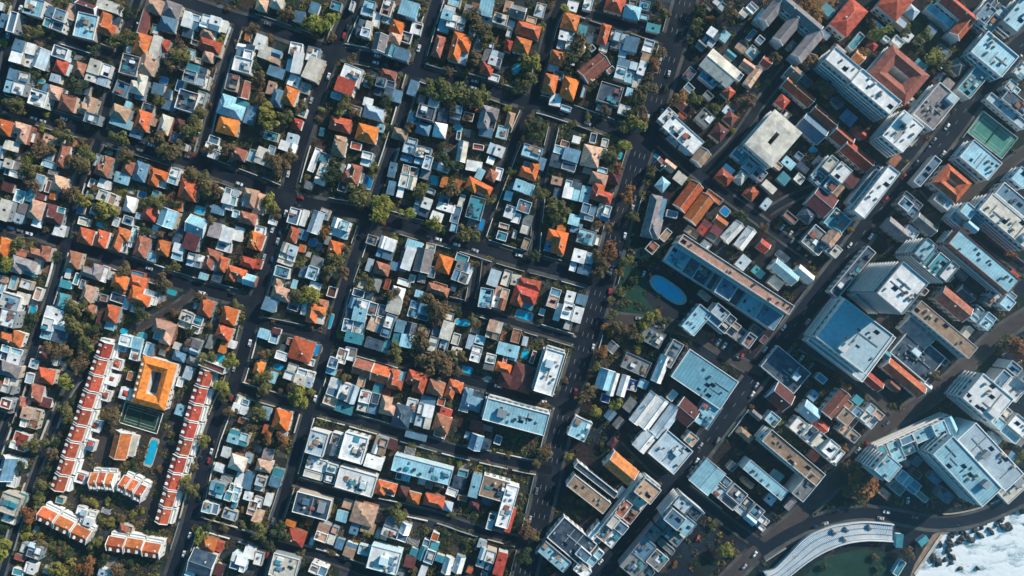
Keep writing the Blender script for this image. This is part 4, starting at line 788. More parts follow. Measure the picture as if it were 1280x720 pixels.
# ---------------------------------------------------------------- the red-roofed estate
def terrace_unit(px,py,w,h,A,col,strip,label_pos,rowname):
    eave=6.0; cx,cy=real_pos(px,py,eave); rng=random.Random(int(px*7+py)); root=empty('terrace_house',cx,cy,0,math.radians(-A)); f=(CAMH-eave)/CAMH
    a,b=w*S*f/2,h*S*f/2; wallbox('wall',-a,a,-b,b,0,eave,WALL[0],root)
    vert = h>=w if strip in ('right','left') else False
    # gable roof with the ridge along the row
    along_y = strip in ('right','left')
    rise=(2*a if along_y else 2*b)*.27
    if along_y: V=[(-a-.4,-b+.3,eave),(a+.4,-b+.3,eave),(a+.4,b-.3,eave),(-a-.4,b-.3,eave),(0,-b+.3,eave+rise),(0,b-.3,eave+rise)]; F=[(3,2,1,0),(1,2,5,4),(3,0,4,5),(0,1,4),(2,3,5)]
    else: V=[(-a+.3,-b-.4,eave),(a-.3,-b-.4,eave),(a-.3,b+.4,eave),(-a+.3,b+.4,eave),(-a+.3,0,eave+rise),(a-.3,0,eave+rise)]; F=[(3,2,1,0),(0,1,5,4),(2,3,4,5),(3,0,4),(1,2,5)]
    rf=mesh_obj('roof',V,F,ROOF[col],root)
    for s in (-1,1):    # white fire walls
        if along_y: y0,y1=(-b,-b+.3) if s<0 else (b-.3,b); V=[(x,y,z) for y in (y0,y1) for x,z in ((-a-.5,eave-.3),(a+.5,eave-.3),(a+.5,eave+.35),(0,eave+rise+.5),(-a-.5,eave+.35))]
        else: x0,x1=(-a,-a+.3) if s<0 else (a-.3,a); V=[(x,y,z) for x in (x0,x1) for y,z in ((-b-.5,eave-.3),(b+.5,eave-.3),(b+.5,eave+.35),(0,eave+rise+.5),(-b-.5,eave+.35))]
        F=[(0,1,2,3,4),(9,8,7,6,5)]+[(i,5+i,5+(i+1)%5,(i+1)%5) for i in range(5)]
        mesh_obj('fire_wall',V,F,M_trim,root)
    d=2.4   # white terrace strip and back extension
    if strip=='right': bx=(a+.45,a+d,-b+.2,b-.2); dx,dy=-a*.62,0
    elif strip=='left': bx=(-a-d,-a-.45,-b+.2,b-.2); dx,dy=a*.62,0
    else: bx=(-a+.2,a-.2,b+.45,b+d); dx,dy=0,-b*.62
    ex=MB().box(*bx,0,3.0).build('terrace',M_trim,root)
    parapet('parapet',bx[0],bx[1],bx[2],bx[3],3.0,3.7,.2,M_trim,ex)
    for k in (-1,1):
        if along_y: MB().box(dx-1.0,dx+1.0,k*b*.45-.7,k*b*.45+.7,eave-.2,eave+1.5).build('dormer',M_trim if k<0 else WALL[0],rf)
        else: MB().box(k*a*.45-.7,k*a*.45+.7,dy-1.0,dy+1.0,eave-.2,eave+1.5).build('dormer',M_trim,rf)
    share('chimney',ME_chim,rf,(a*.3 if along_y else a*.5,b*.4 if along_y else b*.2,eave+rise*.6))
    put_windows(root,cx,cy,A,-a,a,-b,b,eave,rng,False,4)
    g=ground_map(cx,cy); mark_rect(g[0],g[1],w+6,h,A,1)
    reg(root,'terraced house',label_pos,px,py,'terrace',True,fixed=label_pos,group=rowname)
ORD=['topmost','second','third','fourth','fifth','sixth','seventh','eighth','ninth','tenth']
for i in range(9):
    t=i/8; jx=RNG.uniform(-.9,.9); terrace_unit(131-56*t+jx,437+166*t,17+jx,20,18,'r','right',ORD[i]+' terraced house down the red row beside the square garages','red terrace rows of the estate')
for i in range(9):
    t=i/8; jx=RNG.uniform(-.9,.9); terrace_unit(256-53*t+jx,472+172*t,16-jx,20.5,16.5,'r','right',ORD[i]+' terraced house down the red row right of the orange courtyard building','red terrace rows of the estate')
for i,(x,y) in enumerate([(59,646),(80,657),(101,668)]):
    terrace_unit(x,y,22,17,26,'o','top',['left','middle','right'][i]+' orange terraced house of the bottom trio nearest the left lane','red terrace rows of the estate')
for i,(x,y) in enumerate([(145,681),(168,683),(190,688)]):
    terrace_unit(x,y,22,17,10,'o','top',['left','middle','right'][i]+' orange terraced house of the bottom trio beside the earth strip','red terrace rows of the estate')
for i,(x,y) in enumerate([(118,602),(128,602),(138,603)]):
    terrace_unit(x,y,10,21,4,'o','top',['left','middle','right'][i]+' narrow orange terraced house of the inner left trio','inner estate trios')
for i,(x,y) in enumerate([(155,606),(165,611),(175,617)]):
    terrace_unit(x,y,10,21,25,'o','top',['left','middle','right'][i]+' narrow orange terraced house of the inner right trio','inner estate trios')
px,py,w,h,A,eave=192,479,43,59,15,7.0
cx,cy=real_pos(px,py,eave); root=empty('courtyard_building',cx,cy,0,math.radians(-A)); ring_building(root,cx,cy,w,h,14,'O',A,eave)
f=(CAMH-eave)/CAMH; put_windows(root,cx,cy,A,-w*S*f/2,w*S*f/2,-h*S*f/2,h*S*f/2,eave,RNG,False,12)
for k in range(6): MB().box(-w*S*f/2+1.0,-w*S*f/2+2.2,-11+4*k,-9.6+4*k,eave-.2,eave+1.6).build('dormer',M_trim,root)
mark_rect(px,py,w,h,A,1); reg(root,'courtyard block','bright orange hip-roofed courtyard building between the red terraces',px,py,'big',True,fixed='bright orange hip-roofed courtyard building between the two long red terrace rows')
for i,(x,y) in enumerate([(146,455),(140,474),(131,494),(157,492),(119,532),(112,556),(101,597)]):
    rng=random.Random(i); eave=3; cx,cy=real_pos(x,y,eave); root=empty('garage',cx,cy,0,math.radians(-17)); block(root,-3.4,3.4,-3.4,3.4,eave,'w','F',rng,WALL[0],True,clut=0)
    hip_mesh('lantern_roof',-1.7,1.7,-1.7,1.7,eave,1.2,ROOF['r'],root,.2); mark_rect(x,y,14,14,17,1)
    reg(root,'garage','small square white garage with red cap roof',x,y,'garage',False,group='square garages of the estate')
# clubhouse, terrace and court
cx,cy=real_pos(151,556,5); root=empty('clubhouse',cx,cy,0,math.radians(-14)); block(root,-4.8,4.8,-8,8,5,'o','G',RNG,WALL[0],True); block(root,4.9,8.2,-6,7,3,'c','F',RNG,WALL[0],False,clut=.3)
put_windows(root,cx,cy,-14,-4.8,4.8,-8,8,5,RNG,False,6); mark_rect(153,556,26,32,14,1); reg(root,'clubhouse','orange clubhouse beside the long pool',151,556,'big',True,fixed='orange gabled clubhouse left of the long bright blue pool')
def court(px,py,w,h,A,mat,label,fence=True):
    cx,cy=G(px,py); root=empty('tennis_court',cx,cy,0,math.radians(-A)); a,b=w*S/2,h*S/2
    MB().box(-a,a,-b,b,.012,.06).build('playing_surface',mat,root)
    ln=MB(); e=.07; z0,z1=.061,.07; m=.12
    for x in (-a*.82,a*.82): ln.box(x-m,x+m,-b*.75,b*.75,z0,z1)
    for y in (-b*.75,-b*.5,b*.5,b*.75): ln.box(-a*.82+m+.01,a*.82-m-.01,y-m,y+m,z0,z1)
    ln.build('line_marking',M_paint,root)
    nt=MB().box(-.04,.04,-b*.8,b*.8,.05,1.0).build('net',M_dark,root)
    fm=parapet('fence_frame',-a-.1,a+.1,-b-.1,b+.1,.01,.9,.12,M_trim,root)
    mark_rect(px,py,w,h,A,3); reg(root,'tennis court',label,px,py,'court',False,fixed=label)
court(177,522,49,27,17,M_field,'dark green tennis court below the orange courtyard building')
court(1240,169,54,33,38,M_court,'pale green sports court beside the main road near the right edge')

# ---------------------------------------------------------------- pools
M_pool=[surf('pool water bright',(.01,.40,.58),.15,.5,.12,.6), surf('pool water blue',(.012,.22,.50),.15,.5,.15,.6), surf('pool water teal',(.03,.38,.46),.15,.5,.12,.6), surf('reservoir water',(.015,.15,.19),.2,.5,.25,.12)]
for (c,r),txt in POOLS.items():
    for e in txt.split(';'):
        x,y,w,h=map(float,e.split(',')); px,py=c*320+x/4,r*180+y/4; w,h=w/4*S/2,h/4*S/2
        rng=random.Random(int(px+py*3)); A=angle_at(px,py); kin=.84 if w*h<90 else .96; cx,cy=G(px,py)
        root=empty('swimming_pool',cx,cy,0,math.radians(-A)); n=28; kid=rng.random()<.45; m=rng.choice((0,0,1,1,2))
        if w*h>24 and (c,r)==(0,3): kid,m=False,0
        if w*h>90: kid,m=False,3
        V=[];F=[]; E=2.4 if kid else (11 if w*h>90 else 7)
        def pt(i,k):
            t=2*PI*i/n; ct,st=math.cos(t),math.sin(t); g=(abs(ct)**E+abs(st)**E)**(-1/E); bend=(1+.16*math.sin(2*t+1)) if kid else 1
            return (w*k*g*ct*bend, h*k*g*st*bend)
        for k,z in ((1.0,.01),(1.0,.16),(kin,.16),(kin,.10)): V+=[(*pt(i,k),z) for i in range(n)]
        for q in range(3):
            for i in range(n): F.append((q*n+i,q*n+(i+1)%n,(q+1)*n+(i+1)%n,(q+1)*n+i))
        mesh_obj('coping',V,F,WALL[1] if rng.random()<.5 and w*h<90 else M_pave,root)
        mesh_obj('water',[(*pt(i,kin),.13) for i in range(n)],[tuple(range(n))],M_pool[m],root)
        mark_rect(px,py,w*4.2,h*4.2,A,3)
        reg(root,'swimming pool',('small ' if w*h<9 else 'large ' if w*h>30 else '')+('kidney-shaped ' if kid else '')+['turquoise','deep-blue','teal','dusky-teal'][m]+' swimming pool',px,py,'pool',False,group='garden swimming pools')
HAZE=.00017
# ---------------------------------------------------------------- back wings and patios filling the plots
frng=random.Random(21)
nw=0
for _ in range(16000):
    if nw>=420: break
    px,py=frng.uniform(0,1280),frng.uniform(0,720)
    if is_east(px+8,py): continue
    A=angle_at(px,py); w,h=frng.uniform(5,15),frng.uniform(6,17)
    if not free_rect(px,py,w+1,h+1,A): continue
    hs=min(HOBJ,key=lambda t:math.hypot(t['px']-px,t['py']-py)-max(t['w'],t['h'])*.4)
    if math.hypot(hs['px']-px,hs['py']-py) > (max(hs['w'],hs['h'])+max(w,h))*.66: continue
    e=frng.uniform(2.6,4.2); add_wing(640+(px-640)*CAMH/(CAMH-e),360+(py-360)*CAMH/(CAMH-e),w,h,frng.choice('wwwsskkbbBBcctmpqOonRrg'),'H' if min(w,h)>10 and frng.random()<.45 else 'F',A,e,hs); nw+=1
pn=0
for _ in range(6000):
    if pn>=110: break
    px,py=frng.uniform(0,1280),frng.uniform(0,720)
    if is_east(px+8,py): continue
    A=angle_at(px,py); w,h=frng.uniform(6,14),frng.uniform(6,14)
    if not free_rect(px,py,w,h,A): continue
    hs=min(HOBJ,key=lambda t:math.hypot(t['px']-px,t['py']-py))
    d=math.hypot(hs['px']-px,hs['py']-py)
    if d>30: continue
    x,y=G(px,py); r=math.radians(hs['A']); dx,dy=x-hs['cx'],y-hs['cy']; lx=dx*math.cos(r)-dy*math.sin(r); ly=dx*math.sin(r)+dy*math.cos(r)
    k=frng.random()
    if k<.6:
        MB().box(lx-w*S/2,lx+w*S/2,ly-h*S/2,ly+h*S/2,.01,.12+.002*pn/10).build('patio',frng.choice((M_pave,ROOF['c'],ROOF['q'],M_soil,ROOF['g'],WALL[1])),hs['root']); mark_rect(px,py,w,h,A,5)
    else:
        mb=MB(); a,b=w*S/2,h*S/2
        for sx in (-1,1):
            for sy in (-1,1): mb.box(lx+sx*(a-.2)-.08,lx+sx*(a-.2)+.08,ly+sy*(b-.2)-.08,ly+sy*(b-.2)+.08,0,2.4)
        nb=max(3,int(2*a/.7))
        for q in range(nb+1): xx=lx-a+2*a*q/nb; mb.box(xx-.08,xx+.08,ly-b,ly+b,2.4,2.55)
        mb.build('pergola_frame',M_trim if frng.random()<.6 else M_door,hs['root']); mark_rect(px,py,w,h,A,5)
    pn+=1
print('wings',nw,'patios',pn)

# small back buildings in the town yards
ne=0
for _ in range(14000):
    if ne>=105: break
    px,py=frng.uniform(760,1278),frng.uniform(2,640)
    if not is_east(px-12,py): continue
    w,h=frng.uniform(6,20),frng.uniform(6,16)
    if not free_rect(px,py,w+2,h+2,40): continue
    if 765<px<868 and 315<py<425: continue
    e=frng.uniform(2.8,5.2); cx,cy=G(px,py); r=empty('outbuilding',cx,cy,0,math.radians(-40)); rr=random.Random(ne); col=frng.choice('BBbbggnRqmstkrpcw'); fm=frng.choice('FFFGH')
    block(r,-w*S/2,w*S/2,-h*S/2,h*S/2,e,col,fm,rr,WALL[rr.choice((0,1,2,2,3))],True); mark_rect(px,py,w,h,40,1); ne+=1
    f=CAMH/(CAMH-e); reg(r,'outbuilding','small '+COLN[col]+' '+FORM[fm]+' outbuilding',640+(px-640)*f,360+(py-360)*f,'outbuilding',False,group='back buildings of the town yards')
print('back buildings',ne)
# ---------------------------------------------------------------- trees: tapered trunks, limbs, leafy crowns
def leaf_mat(name, col, hue=.02):
    m, nt, b = new_mat(name,.75,.2); L=nt.links.new
    tc=N(nt,'ShaderNodeTexCoord'); oi=N(nt,'ShaderNodeObjectInfo'); n1=N(nt,'ShaderNodeTexNoise'); n1.inputs['Scale'].default_value=1.1; n1.inputs['Detail'].default_value=4
    L(tc.outputs['Object'],n1.inputs['Vector'])
    r=N(nt,'ShaderNodeMapRange'); r.inputs['From Min'].default_value=.3; r.inputs['From Max'].default_value=.7; r.inputs['To Min'].default_value=.5; r.inputs['To Max'].default_value=1.5; L(n1.outputs['Fac'],r.inputs['Value'])
    r2=N(nt,'ShaderNodeMapRange'); r2.inputs['To Min'].default_value=.5-hue; r2.inputs['To Max'].default_value=.5+hue; L(oi.outputs['Random'],r2.inputs['Value'])
    h=N(nt,'ShaderNodeHueSaturation'); h.inputs['Color'].default_value=(*col,1); L(r.outputs[0],h.inputs['Value']); L(r2.outputs[0],h.inputs['Hue'])
    L(h.outputs[0],b.inputs['Base Color']); return m
LEAF={'d':leaf_mat('dark foliage',(.040,.055,.022)),'o':leaf_mat('olive foliage',(.115,.11,.034)),'y':leaf_mat('yellow green foliage',(.19,.18,.033)),'n':leaf_mat('brown olive foliage',(.13,.088,.04)),'r':leaf_mat('rusty foliage',(.20,.085,.03))}
M_bark=surf('bark',(.09,.06,.04),.9,.15,.3,2)
def crown_me(seed, n, mat):
    rng=random.Random(seed); lobes=[]
    for k in range(rng.randint(5,11)):
        a=rng.uniform(0,2*PI); d=rng.uniform(.15,.74); lobes.append((d*math.cos(a),d*math.sin(a),rng.uniform(-.22,.32),rng.uniform(.2,.48)))
    lobes.append((0,0,.25,.45)); V=[];F=[]
    for _ in range(n):
        lx,ly,lz,lr=rng.choice(lobes)
        while True:
            p=[rng.uniform(-1,1) for _ in range(3)]; q=math.sqrt(sum(c*c for c in p))
            if .05<q<=1: break
        k=rng.uniform(.55,1.05)/q if rng.random()<.8 else 1
        c=(lx+p[0]*k*lr,ly+p[1]*k*lr,lz+p[2]*k*lr*.8)
        nrm=[p[0]/q*.7+rng.uniform(-.5,.5),p[1]/q*.7+rng.uniform(-.5,.5),p[2]/q*.7+rng.uniform(0,.8)]; l=math.sqrt(sum(v*v for v in nrm)) or 1; nrm=[v/l for v in nrm]
        t=(nrm[1],-nrm[0],0.0); l=math.hypot(t[0],t[1]) or 1; t=(t[0]/l,t[1]/l,0.0) if l>.05 else (1,0,0)
        bt=(nrm[1]*t[2]-nrm[2]*t[1],nrm[2]*t[0]-nrm[0]*t[2],nrm[0]*t[1]-nrm[1]*t[0]); s=rng.uniform(.055,.12); s2=s*rng.uniform(.5,1)
        n0=len(V)
        for u,v in ((-1,0),(0,-1),(1,.1),(.1,1)): V.append(tuple(c[i]+t[i]*u*s+bt[i]*v*s2 for i in range(3)))
        F.append((n0,n0+1,n0+2,n0+3))
    me=bpy.data.meshes.new('crown'); me.from_pydata(V,[],F); me.materials.append(mat); return me
def trunk_me(seed):
    rng=random.Random(seed); V=[];F=[]
    def limb(a,b,r0,r1,n=6):
        d=[b[i]-a[i] for i in range(3)]; l=math.sqrt(sum(c*c for c in d)); d=[c/l for c in d]; u=(d[1],-d[0],0) if abs(d[2])<.98 else (1,0,0); ul=math.sqrt(sum(c*c for c in u)); u=[c/ul for c in u]
        w=(d[1]*u[2]-d[2]*u[1],d[2]*u[0]-d[0]*u[2],d[0]*u[1]-d[1]*u[0]); n0=len(V)
        for p,r in ((a,r0),(b,r1)):
            for i in range(n): t=2*PI*i/n; V.append(tuple(p[k]+r*(u[k]*math.cos(t)+w[k]*math.sin(t)) for k in range(3)))
        for i in range(n): F.append((n0+i,n0+(i+1)%n,n0+n+(i+1)%n,n0+n+i))
    limb((0,0,0),(.02,.01,.5),.075,.05); limb((.02,.01,.49),(0,.03,.95),.05,.02)
    for k in range(5):
        a=2*PI*k/5+rng.uniform(-.3,.3); z=rng.uniform(.4,.62); limb((.01,.01,z),(math.cos(a)*.5,math.sin(a)*.5,z+rng.uniform(.2,.45)),.032,.012)
    me=bpy.data.meshes.new('trunk'); me.from_pydata(V,[],F); me.materials.append(M_bark); return me
CROWN={t:[crown_me(ord(t)*10+i,760,LEAF[t]) for i in range(8)] for t in LEAF}
TRUNK=[trunk_me(i) for i in range(3)]
TONE={'d':'dark green','o':'olive','y':'yellow-green','n':'brown-olive','r':'rusty-brown'}
TL=[]
for (c,r),txt in TREES.items():
    for e in txt.split(';'):
        x,y,rr,t=e.split(','); TL.append((c*320+float(x)/4,r*180+float(y)/4,float(rr)/4*1.36,t))
TL.sort(key=lambda t:-t[2])
BUSH=TL[292:]; TL=TL[:292]
def tree(px,py,r,t,bush=False):
    rng=random.Random(int(px*11+py*5)); rad=r*S
    ht=(rad*1.05 if bush else min(11,rad*1.35+2.0)); hc=ht*.62
    x,y=gx(px,hc),gy(py,hc)
    root=empty('garden_bush' if bush else 'garden_tree',x,y,0,rng.uniform(0,6.28))
    k=rad/.92
    share('crown',rng.choice(CROWN[t]),root,(0,0,hc if not bush else k*.45),0,(k*rng.uniform(.85,1.12),k*rng.uniform(.78,1.12),k*(.62 if bush else .8)))
    if not bush: share('trunk',rng.choice(TRUNK),root,(0,0,0),0,(max(2.2,k*.9),max(2.2,k*.9),ht*.86))
    if bush: reg(root,'bush','low rounded '+TONE[t]+' bush',px,py,'bush',False,group='garden bushes')
    else: reg(root,'tree',('small ' if r<8.4 else 'large ' if r>12 else '')+TONE[t]+' tree',px,py,'tree',False,group='street and garden trees')
for t in TL: tree(*t)
for t in BUSH: tree(*t,bush=True)
brng=random.Random(77); nb=len(BUSH); BP=[(t[0],t[1],t[2]) for t in TL+BUSH]
for _ in range(30000):
    if nb>=292: break
    px,py=brng.uniform(3,1277),brng.uniform(3,717); r=brng.uniform(4.5,8.5)
    if px>1100 and py>640 or occ[int(py)*OW+int(px)] not in (0,4,5): continue
    if is_east(px-4,py) and brng.random()<.5: continue
    if not free_rect(px,py,r*.9,r*.9,0,(0,4,5)) or any((px-a)**2+(py-b)**2<((r+c)*.62)**2 for a,b,c in BP): continue
    BP.append((px,py,r)); tree(px,py,r,brng.choice('dddoonnnry'),bush=True); nb+=1
print('bushes',nb)
# ground cover: scrub and hedge tufts nobody would count
srng=random.Random(5); V=[];F=[]; MI=[]; ns=0
for _ in range(60000):
    if ns>=4800: break
    px,py=srng.uniform(-4,1284),srng.uniform(-4,724)
    if not (0<=px<OW and 0<=py<OH) or occ[int(py)*OW+int(px)]!=0: continue
    ea=is_east(px,py)
    if ea and srng.random()<.55: continue
    if (py>640 and px>1100) or (px>1000 and py>682): continue
    if math.sin(px*.05)+math.sin(py*.07+px*.02)+srng.uniform(-1.3,1.3)<-.6: continue
    x,y=G(px,py); R=srng.uniform(.7,2.7); m=srng.choice((0,0,0,1,1,2,2,0,3)); ns+=1
    for q in range(int(14*R)):
        a=srng.uniform(0,2*PI); d=R*math.sqrt(srng.random()); z=.1+srng.uniform(.1,.9)*R*.8*(1-(d/R)**2*.7); s=srng.uniform(.22,.55); cx,cy=x+d*math.cos(a),y+d*math.sin(a); tx,ty=srng.uniform(-.3,.3),srng.uniform(-.3,.3); n0=len(V); b0=srng.uniform(0,1.5)
        for k in range(4): V.append((cx+s*math.cos(b0+k*PI/2),cy+s*math.sin(b0+k*PI/2),z+tx*math.cos(b0+k*PI/2)+ty*math.sin(b0+k*PI/2)))
        F.append((n0,n0+1,n0+2,n0+3)); MI.append(m)
o=mesh_obj('garden_undergrowth',V,F,[LEAF[k] for k in 'donyr'],None,False,MI); o['kind']='stuff'; print('tufts',ns)

# ---------------------------------------------------------------- boundary walls along the pavements
wrng=random.Random(3); nwall=0
for (i,side,w,pw,run,k) in KERB_RUNS:
    if k==2 or nwall>=240: continue
    s=0
    while s < len(run)-3:
        n=wrng.randint(4,9); seg=run[s:s+n+1]; s+=n+(1 if wrng.random()<.6 else 2)
        if len(seg)<4 or nwall>=240 or wrng.random()<.18: continue
        off=side*(w/2+pw+.25); P=[(q[0]+nn[0]*off,q[1]+nn[1]*off) for q,nn in seg]
        mid=P[len(P)//2]; px,py=ground_map(*mid)
        if not(6<px<1274 and 6<py<714) or (is_east(px-6,py) and wrng.random()<.65): continue
        # stop where a building stands
        ok=[]
        for (x,y) in P:
            a,b=ground_map(x,y); a,b=int(a),int(b)
            if 0<=a<OW and 0<=b<OH and occ[b*OW+a] in (1,2,3): 
                if len(ok)>=3: break
                ok=[]
            else: ok.append((x,y))
        if len(ok)<3: continue
        hgt=wrng.uniform(1.2,2.1); t=.16; Nn=normals(ok); V=[];F=[]
        for p,nn in zip(ok,Nn): V+=[(p[0]+nn[0]*t,p[1]+nn[1]*t,0),(p[0]+nn[0]*t,p[1]+nn[1]*t,hgt),(p[0]-nn[0]*t,p[1]-nn[1]*t,hgt),(p[0]-nn[0]*t,p[1]-nn[1]*t,0)]
        for q in range(len(ok)-1):
            a=4*q
            for e in range(3): F.append((a+e,a+e+1,a+e+5,a+e+4))
        F+=[(3,2,1,0),(len(V)-4,len(V)-3,len(V)-2,len(V)-1)]
        wi=wrng.choice((0,0,0,1,1,2)); o=mesh_obj('garden_wall',V,F,WALL[wi]); nwall+=1; px,py=ground_map(*ok[len(ok)//2])
        reg(o,'garden wall',['white','cream','grey'][wi]+' garden wall beside the pavement',px,py,'wall',False,group='garden walls along the pavements')
print('walls',nwall)

# ---------------------------------------------------------------- cars
CARC={'white':(.75,.75,.74),'silver':(.42,.44,.46),'black':(.015,.016,.018),'red':(.38,.02,.018),'dark blue':(.02,.04,.12),'grey':(.14,.15,.16)}
CARM={}
for k,c in CARC.items(): CARM[k]=surf(k+' car paint',c,.3,.5,.04,.5,fine=.02)
M_tyre=surf('tyre rubber',(.02,.02,.02),.9,.2,.1,2); M_lamp=surf('lamp glass',(.7,.68,.6),.2,.5,.02,2)
def car_meshes():
    prof=[(-2.15,.32),(-2.2,.62),(-2.05,.84),(-1.2,.92),(.95,.90),(1.95,.74),(2.15,.55),(2.12,.32)]
    V=[];F=[]; n=len(prof)
    for y,k in ((-.86,1),(-.80,.98),(.80,.98),(.86,1)):
        for x,z in prof: V.append((x*(k if abs(y)<.85 else .97),y,z if abs(y)<.85 else min(z,.8 if z>.8 else z)))
    for j in range(3):
        for i in range(n): F.append((j*n+i,j*n+(i+1)%n,(j+1)*n+(i+1)%n,(j+1)*n+i))
    F+=[tuple(range(n-1,-1,-1)),tuple(range(3*n,4*n))]
    body=(V,F)
    g=[(-1.75,.86),(-1.3,1.36),(.35,1.38),(1.05,.88)]; V=[];F=[]
    for y0,y1 in ((-.80,-.64),(.80,.64)):
        for i,(x,z) in enumerate(g): V.append((x,y1 if i in (1,2) else y0,z))
    F=[(0,1,2,3),(7,6,5,4),(0,4,5,1),(2,6,7,3)]
    glass=(V,F); rf=([(-1.28,-.62,1.37),(.33,-.62,1.39),(.33,.62,1.39),(-1.28,.62,1.37),(-1.2,-.52,1.43),(.25,-.52,1.45),(.25,.52,1.45),(-1.2,.52,1.43)],[(0,1,5,4),(1,2,6,5),(2,3,7,6),(3,0,4,7),(4,5,6,7),(3,2,1,0)])
    V=[];F=[];n=12
    for y in (-.1,.1):
        for i in range(n): V.append((.32*math.cos(2*PI*i/n),y,.32*math.sin(2*PI*i/n)))
    F=[tuple(range(n)),tuple(range(2*n-1,n-1,-1))]+[(i,n+i,n+(i+1)%n,(i+1)%n) for i in range(n)]
    return body,glass,rf,(V,F)
def me_of(name,vf,mat):
    me=bpy.data.meshes.new(name); me.from_pydata(vf[0],[],vf[1]); me.materials.append(mat); return me
_b,_g,_r,_w=car_meshes()
CB={k:(me_of('car_body',_b,CARM[k]),me_of('car_roof',_r,CARM[k])) for k in CARC}; CG=me_of('car_glass',_g,M_glass); CW=me_of('car_wheel',_w,M_tyre)
crng=random.Random(9); ncar=0; CPOS=[]
def car(x,y,z,rz,what):
    global ncar
    if any(abs(x-a)<3.0 and abs(y-b)<3.0 for a,b in CPOS): return
    CPOS.append((x,y)); k=crng.choice(('grey','black','dark blue','silver','grey','white') if 'deck' in what else ('white','white','white','silver','silver','grey','black','red','dark blue'))
    root=empty('parked_car',x,y,z,rz); s=crng.uniform(.93,1.06); root.scale=(s,s,s)
    share('body',CB[k][0],root); share('window_band',CG,root); share('roof_panel',CB[k][1],root)
    for sx in (-1.35,1.35):
        for sy in (-.76,.76): share('wheel',CW,root,(sx,sy,.32))
    px,py=ground_map(x,y); reg(root,'car',k+' car '+what,px,py,'car',False,group='cars along the streets'); ncar+=1
for (i,side,w,pw,run,k) in KERB_RUNS:
    if w<5.4: continue
    dens=.20 if w>11 else (.13 if k==1 else .085)
    for s in range(1,len(run)-1,2):
        q,nn=run[s]; 
        if crng.random()>dens or ncar>=190: continue
        off=side*(w/2-1.2) if crng.random()<.75 or w<8 else side*w*crng.uniform(.12,.3)
        x,y=q[0]+nn[0]*off,q[1]+nn[1]*off; px,py=ground_map(x,y)
        if not(3<px<1277 and 3<py<717): continue
        car(x,y,.13,math.atan2(-nn[0],nn[1])+(PI if side>0 else 0)+crng.uniform(-.03,.03),'at the kerb' if abs(off)>w*.3 else 'driving down the street')
# open lots
for (cx,cy,n,A,w) in ((812,345,5,20,40),(905,432,7,33,60),(830,405,5,20,44),(968,447,5,40,40),(988,468,5,40,40),(985,290,8,40,50),(992,303,8,40,50),(1180,88,6,40,60),(1010,455,4,40,30),(862,665,5,38,30),(940,690,4,40,30),(1150,628,5,10,40)):
    for q in range(n):
        t=(q+.5)/n-.5; px=cx+math.cos(math.radians(A))*w*t; py=cy+math.sin(math.radians(A))*w*t
        if 0<=int(px)<OW and occ[int(py)*OW+int(px)] in (0,4,2) and crng.random()<.75 and ncar<235: x,y=G(px,py); car(x,y,.02,math.radians(90-A)+crng.uniform(-.05,.05),'in an open lot')
print('cars',ncar)

# ---------------------------------------------------------------- seafront: curved parking deck, huts, jetty, rocks
outer=smooth_line([(955,716),(968,711),(985,695),(1008,672),(1035,660),(1060,655),(1085,653),(1117,656)],14); inner=smooth_line([(966,734),(984,722),(1010,702),(1030,690),(1055,680),(1080,676),(1098,676),(1116,677)],14)
dk=empty('parking_deck',*G(1050,678)); ox,oy=G(1050,678); z=3.2; n=len(outer)
L3=lambda p,zz:(gx(p[0],z)-ox,gy(p[1],z)-oy,zz)
V=[];F=[]
for a,b in zip(outer,inner): V+=[L3(a,0.02),L3(a,z),L3(b,z),L3(b,0.02)]
for i in range(n-1):
    k=4*i
    for e in range(3): F.append((k+e,k+e+1,k+e+5,k+e+4))
F+=[(3,2,1,0),(4*n-4,4*n-3,4*n-2,4*n-1)]
mesh_obj('deck_slab',V,F,ROOF['b'],dk)
for nm,line,sg in (('parapet',outer,1),('parapet',inner,-1)):
    P=[L3(p,0) for p in line]; Nn=normals([(p[0],p[1]) for p in P]); V=[];F=[]
    for p,nn in zip(P,Nn): V+=[(p[0]+nn[0]*.45,p[1]+nn[1]*.45,z-.6),(p[0]+nn[0]*.45,p[1]+nn[1]*.45,z+1),(p[0]-nn[0]*.05,p[1]-nn[1]*.05,z+1),(p[0]-nn[0]*.05,p[1]-nn[1]*.05,z-.6)]
    for i in range(n-1):
        k=4*i
        for e in range(4): F.append((k+e,k+(e+1)%4,k+4+(e+1)%4,k+4+e))
    mesh_obj(nm,V,F,M_trim,dk)
bay=MB()
for i in range(3,n-2):
    for f0,f1 in ((.08,.3),(.36,.62),(.68,.92)):
        a,b=outer[i],inner[i]; p=L3((a[0]+(b[0]-a[0])*f0,a[1]+(b[1]-a[1])*f0),z+.02); q=L3((a[0]+(b[0]-a[0])*f1,a[1]+(b[1]-a[1])*f1),z+.02); d=(q[0]-p[0],q[1]-p[1]); l=math.hypot(*d); u=(-d[1]/l*.28,d[0]/l*.28)
        bay.poly([(p[0]+u[0],p[1]+u[1],z+.02),(p[0]-u[0],p[1]-u[1],z+.02),(q[0]-u[0],q[1]-u[1],z+.02),(q[0]+u[0],q[1]+u[1],z+.02)])
bay.build('bay_marking',M_trim,dk)
reg(dk,'parking deck','curved seafront parking deck',1050,668,'big',True,fixed='curved blue-grey parking deck with white edges beside the sports field')
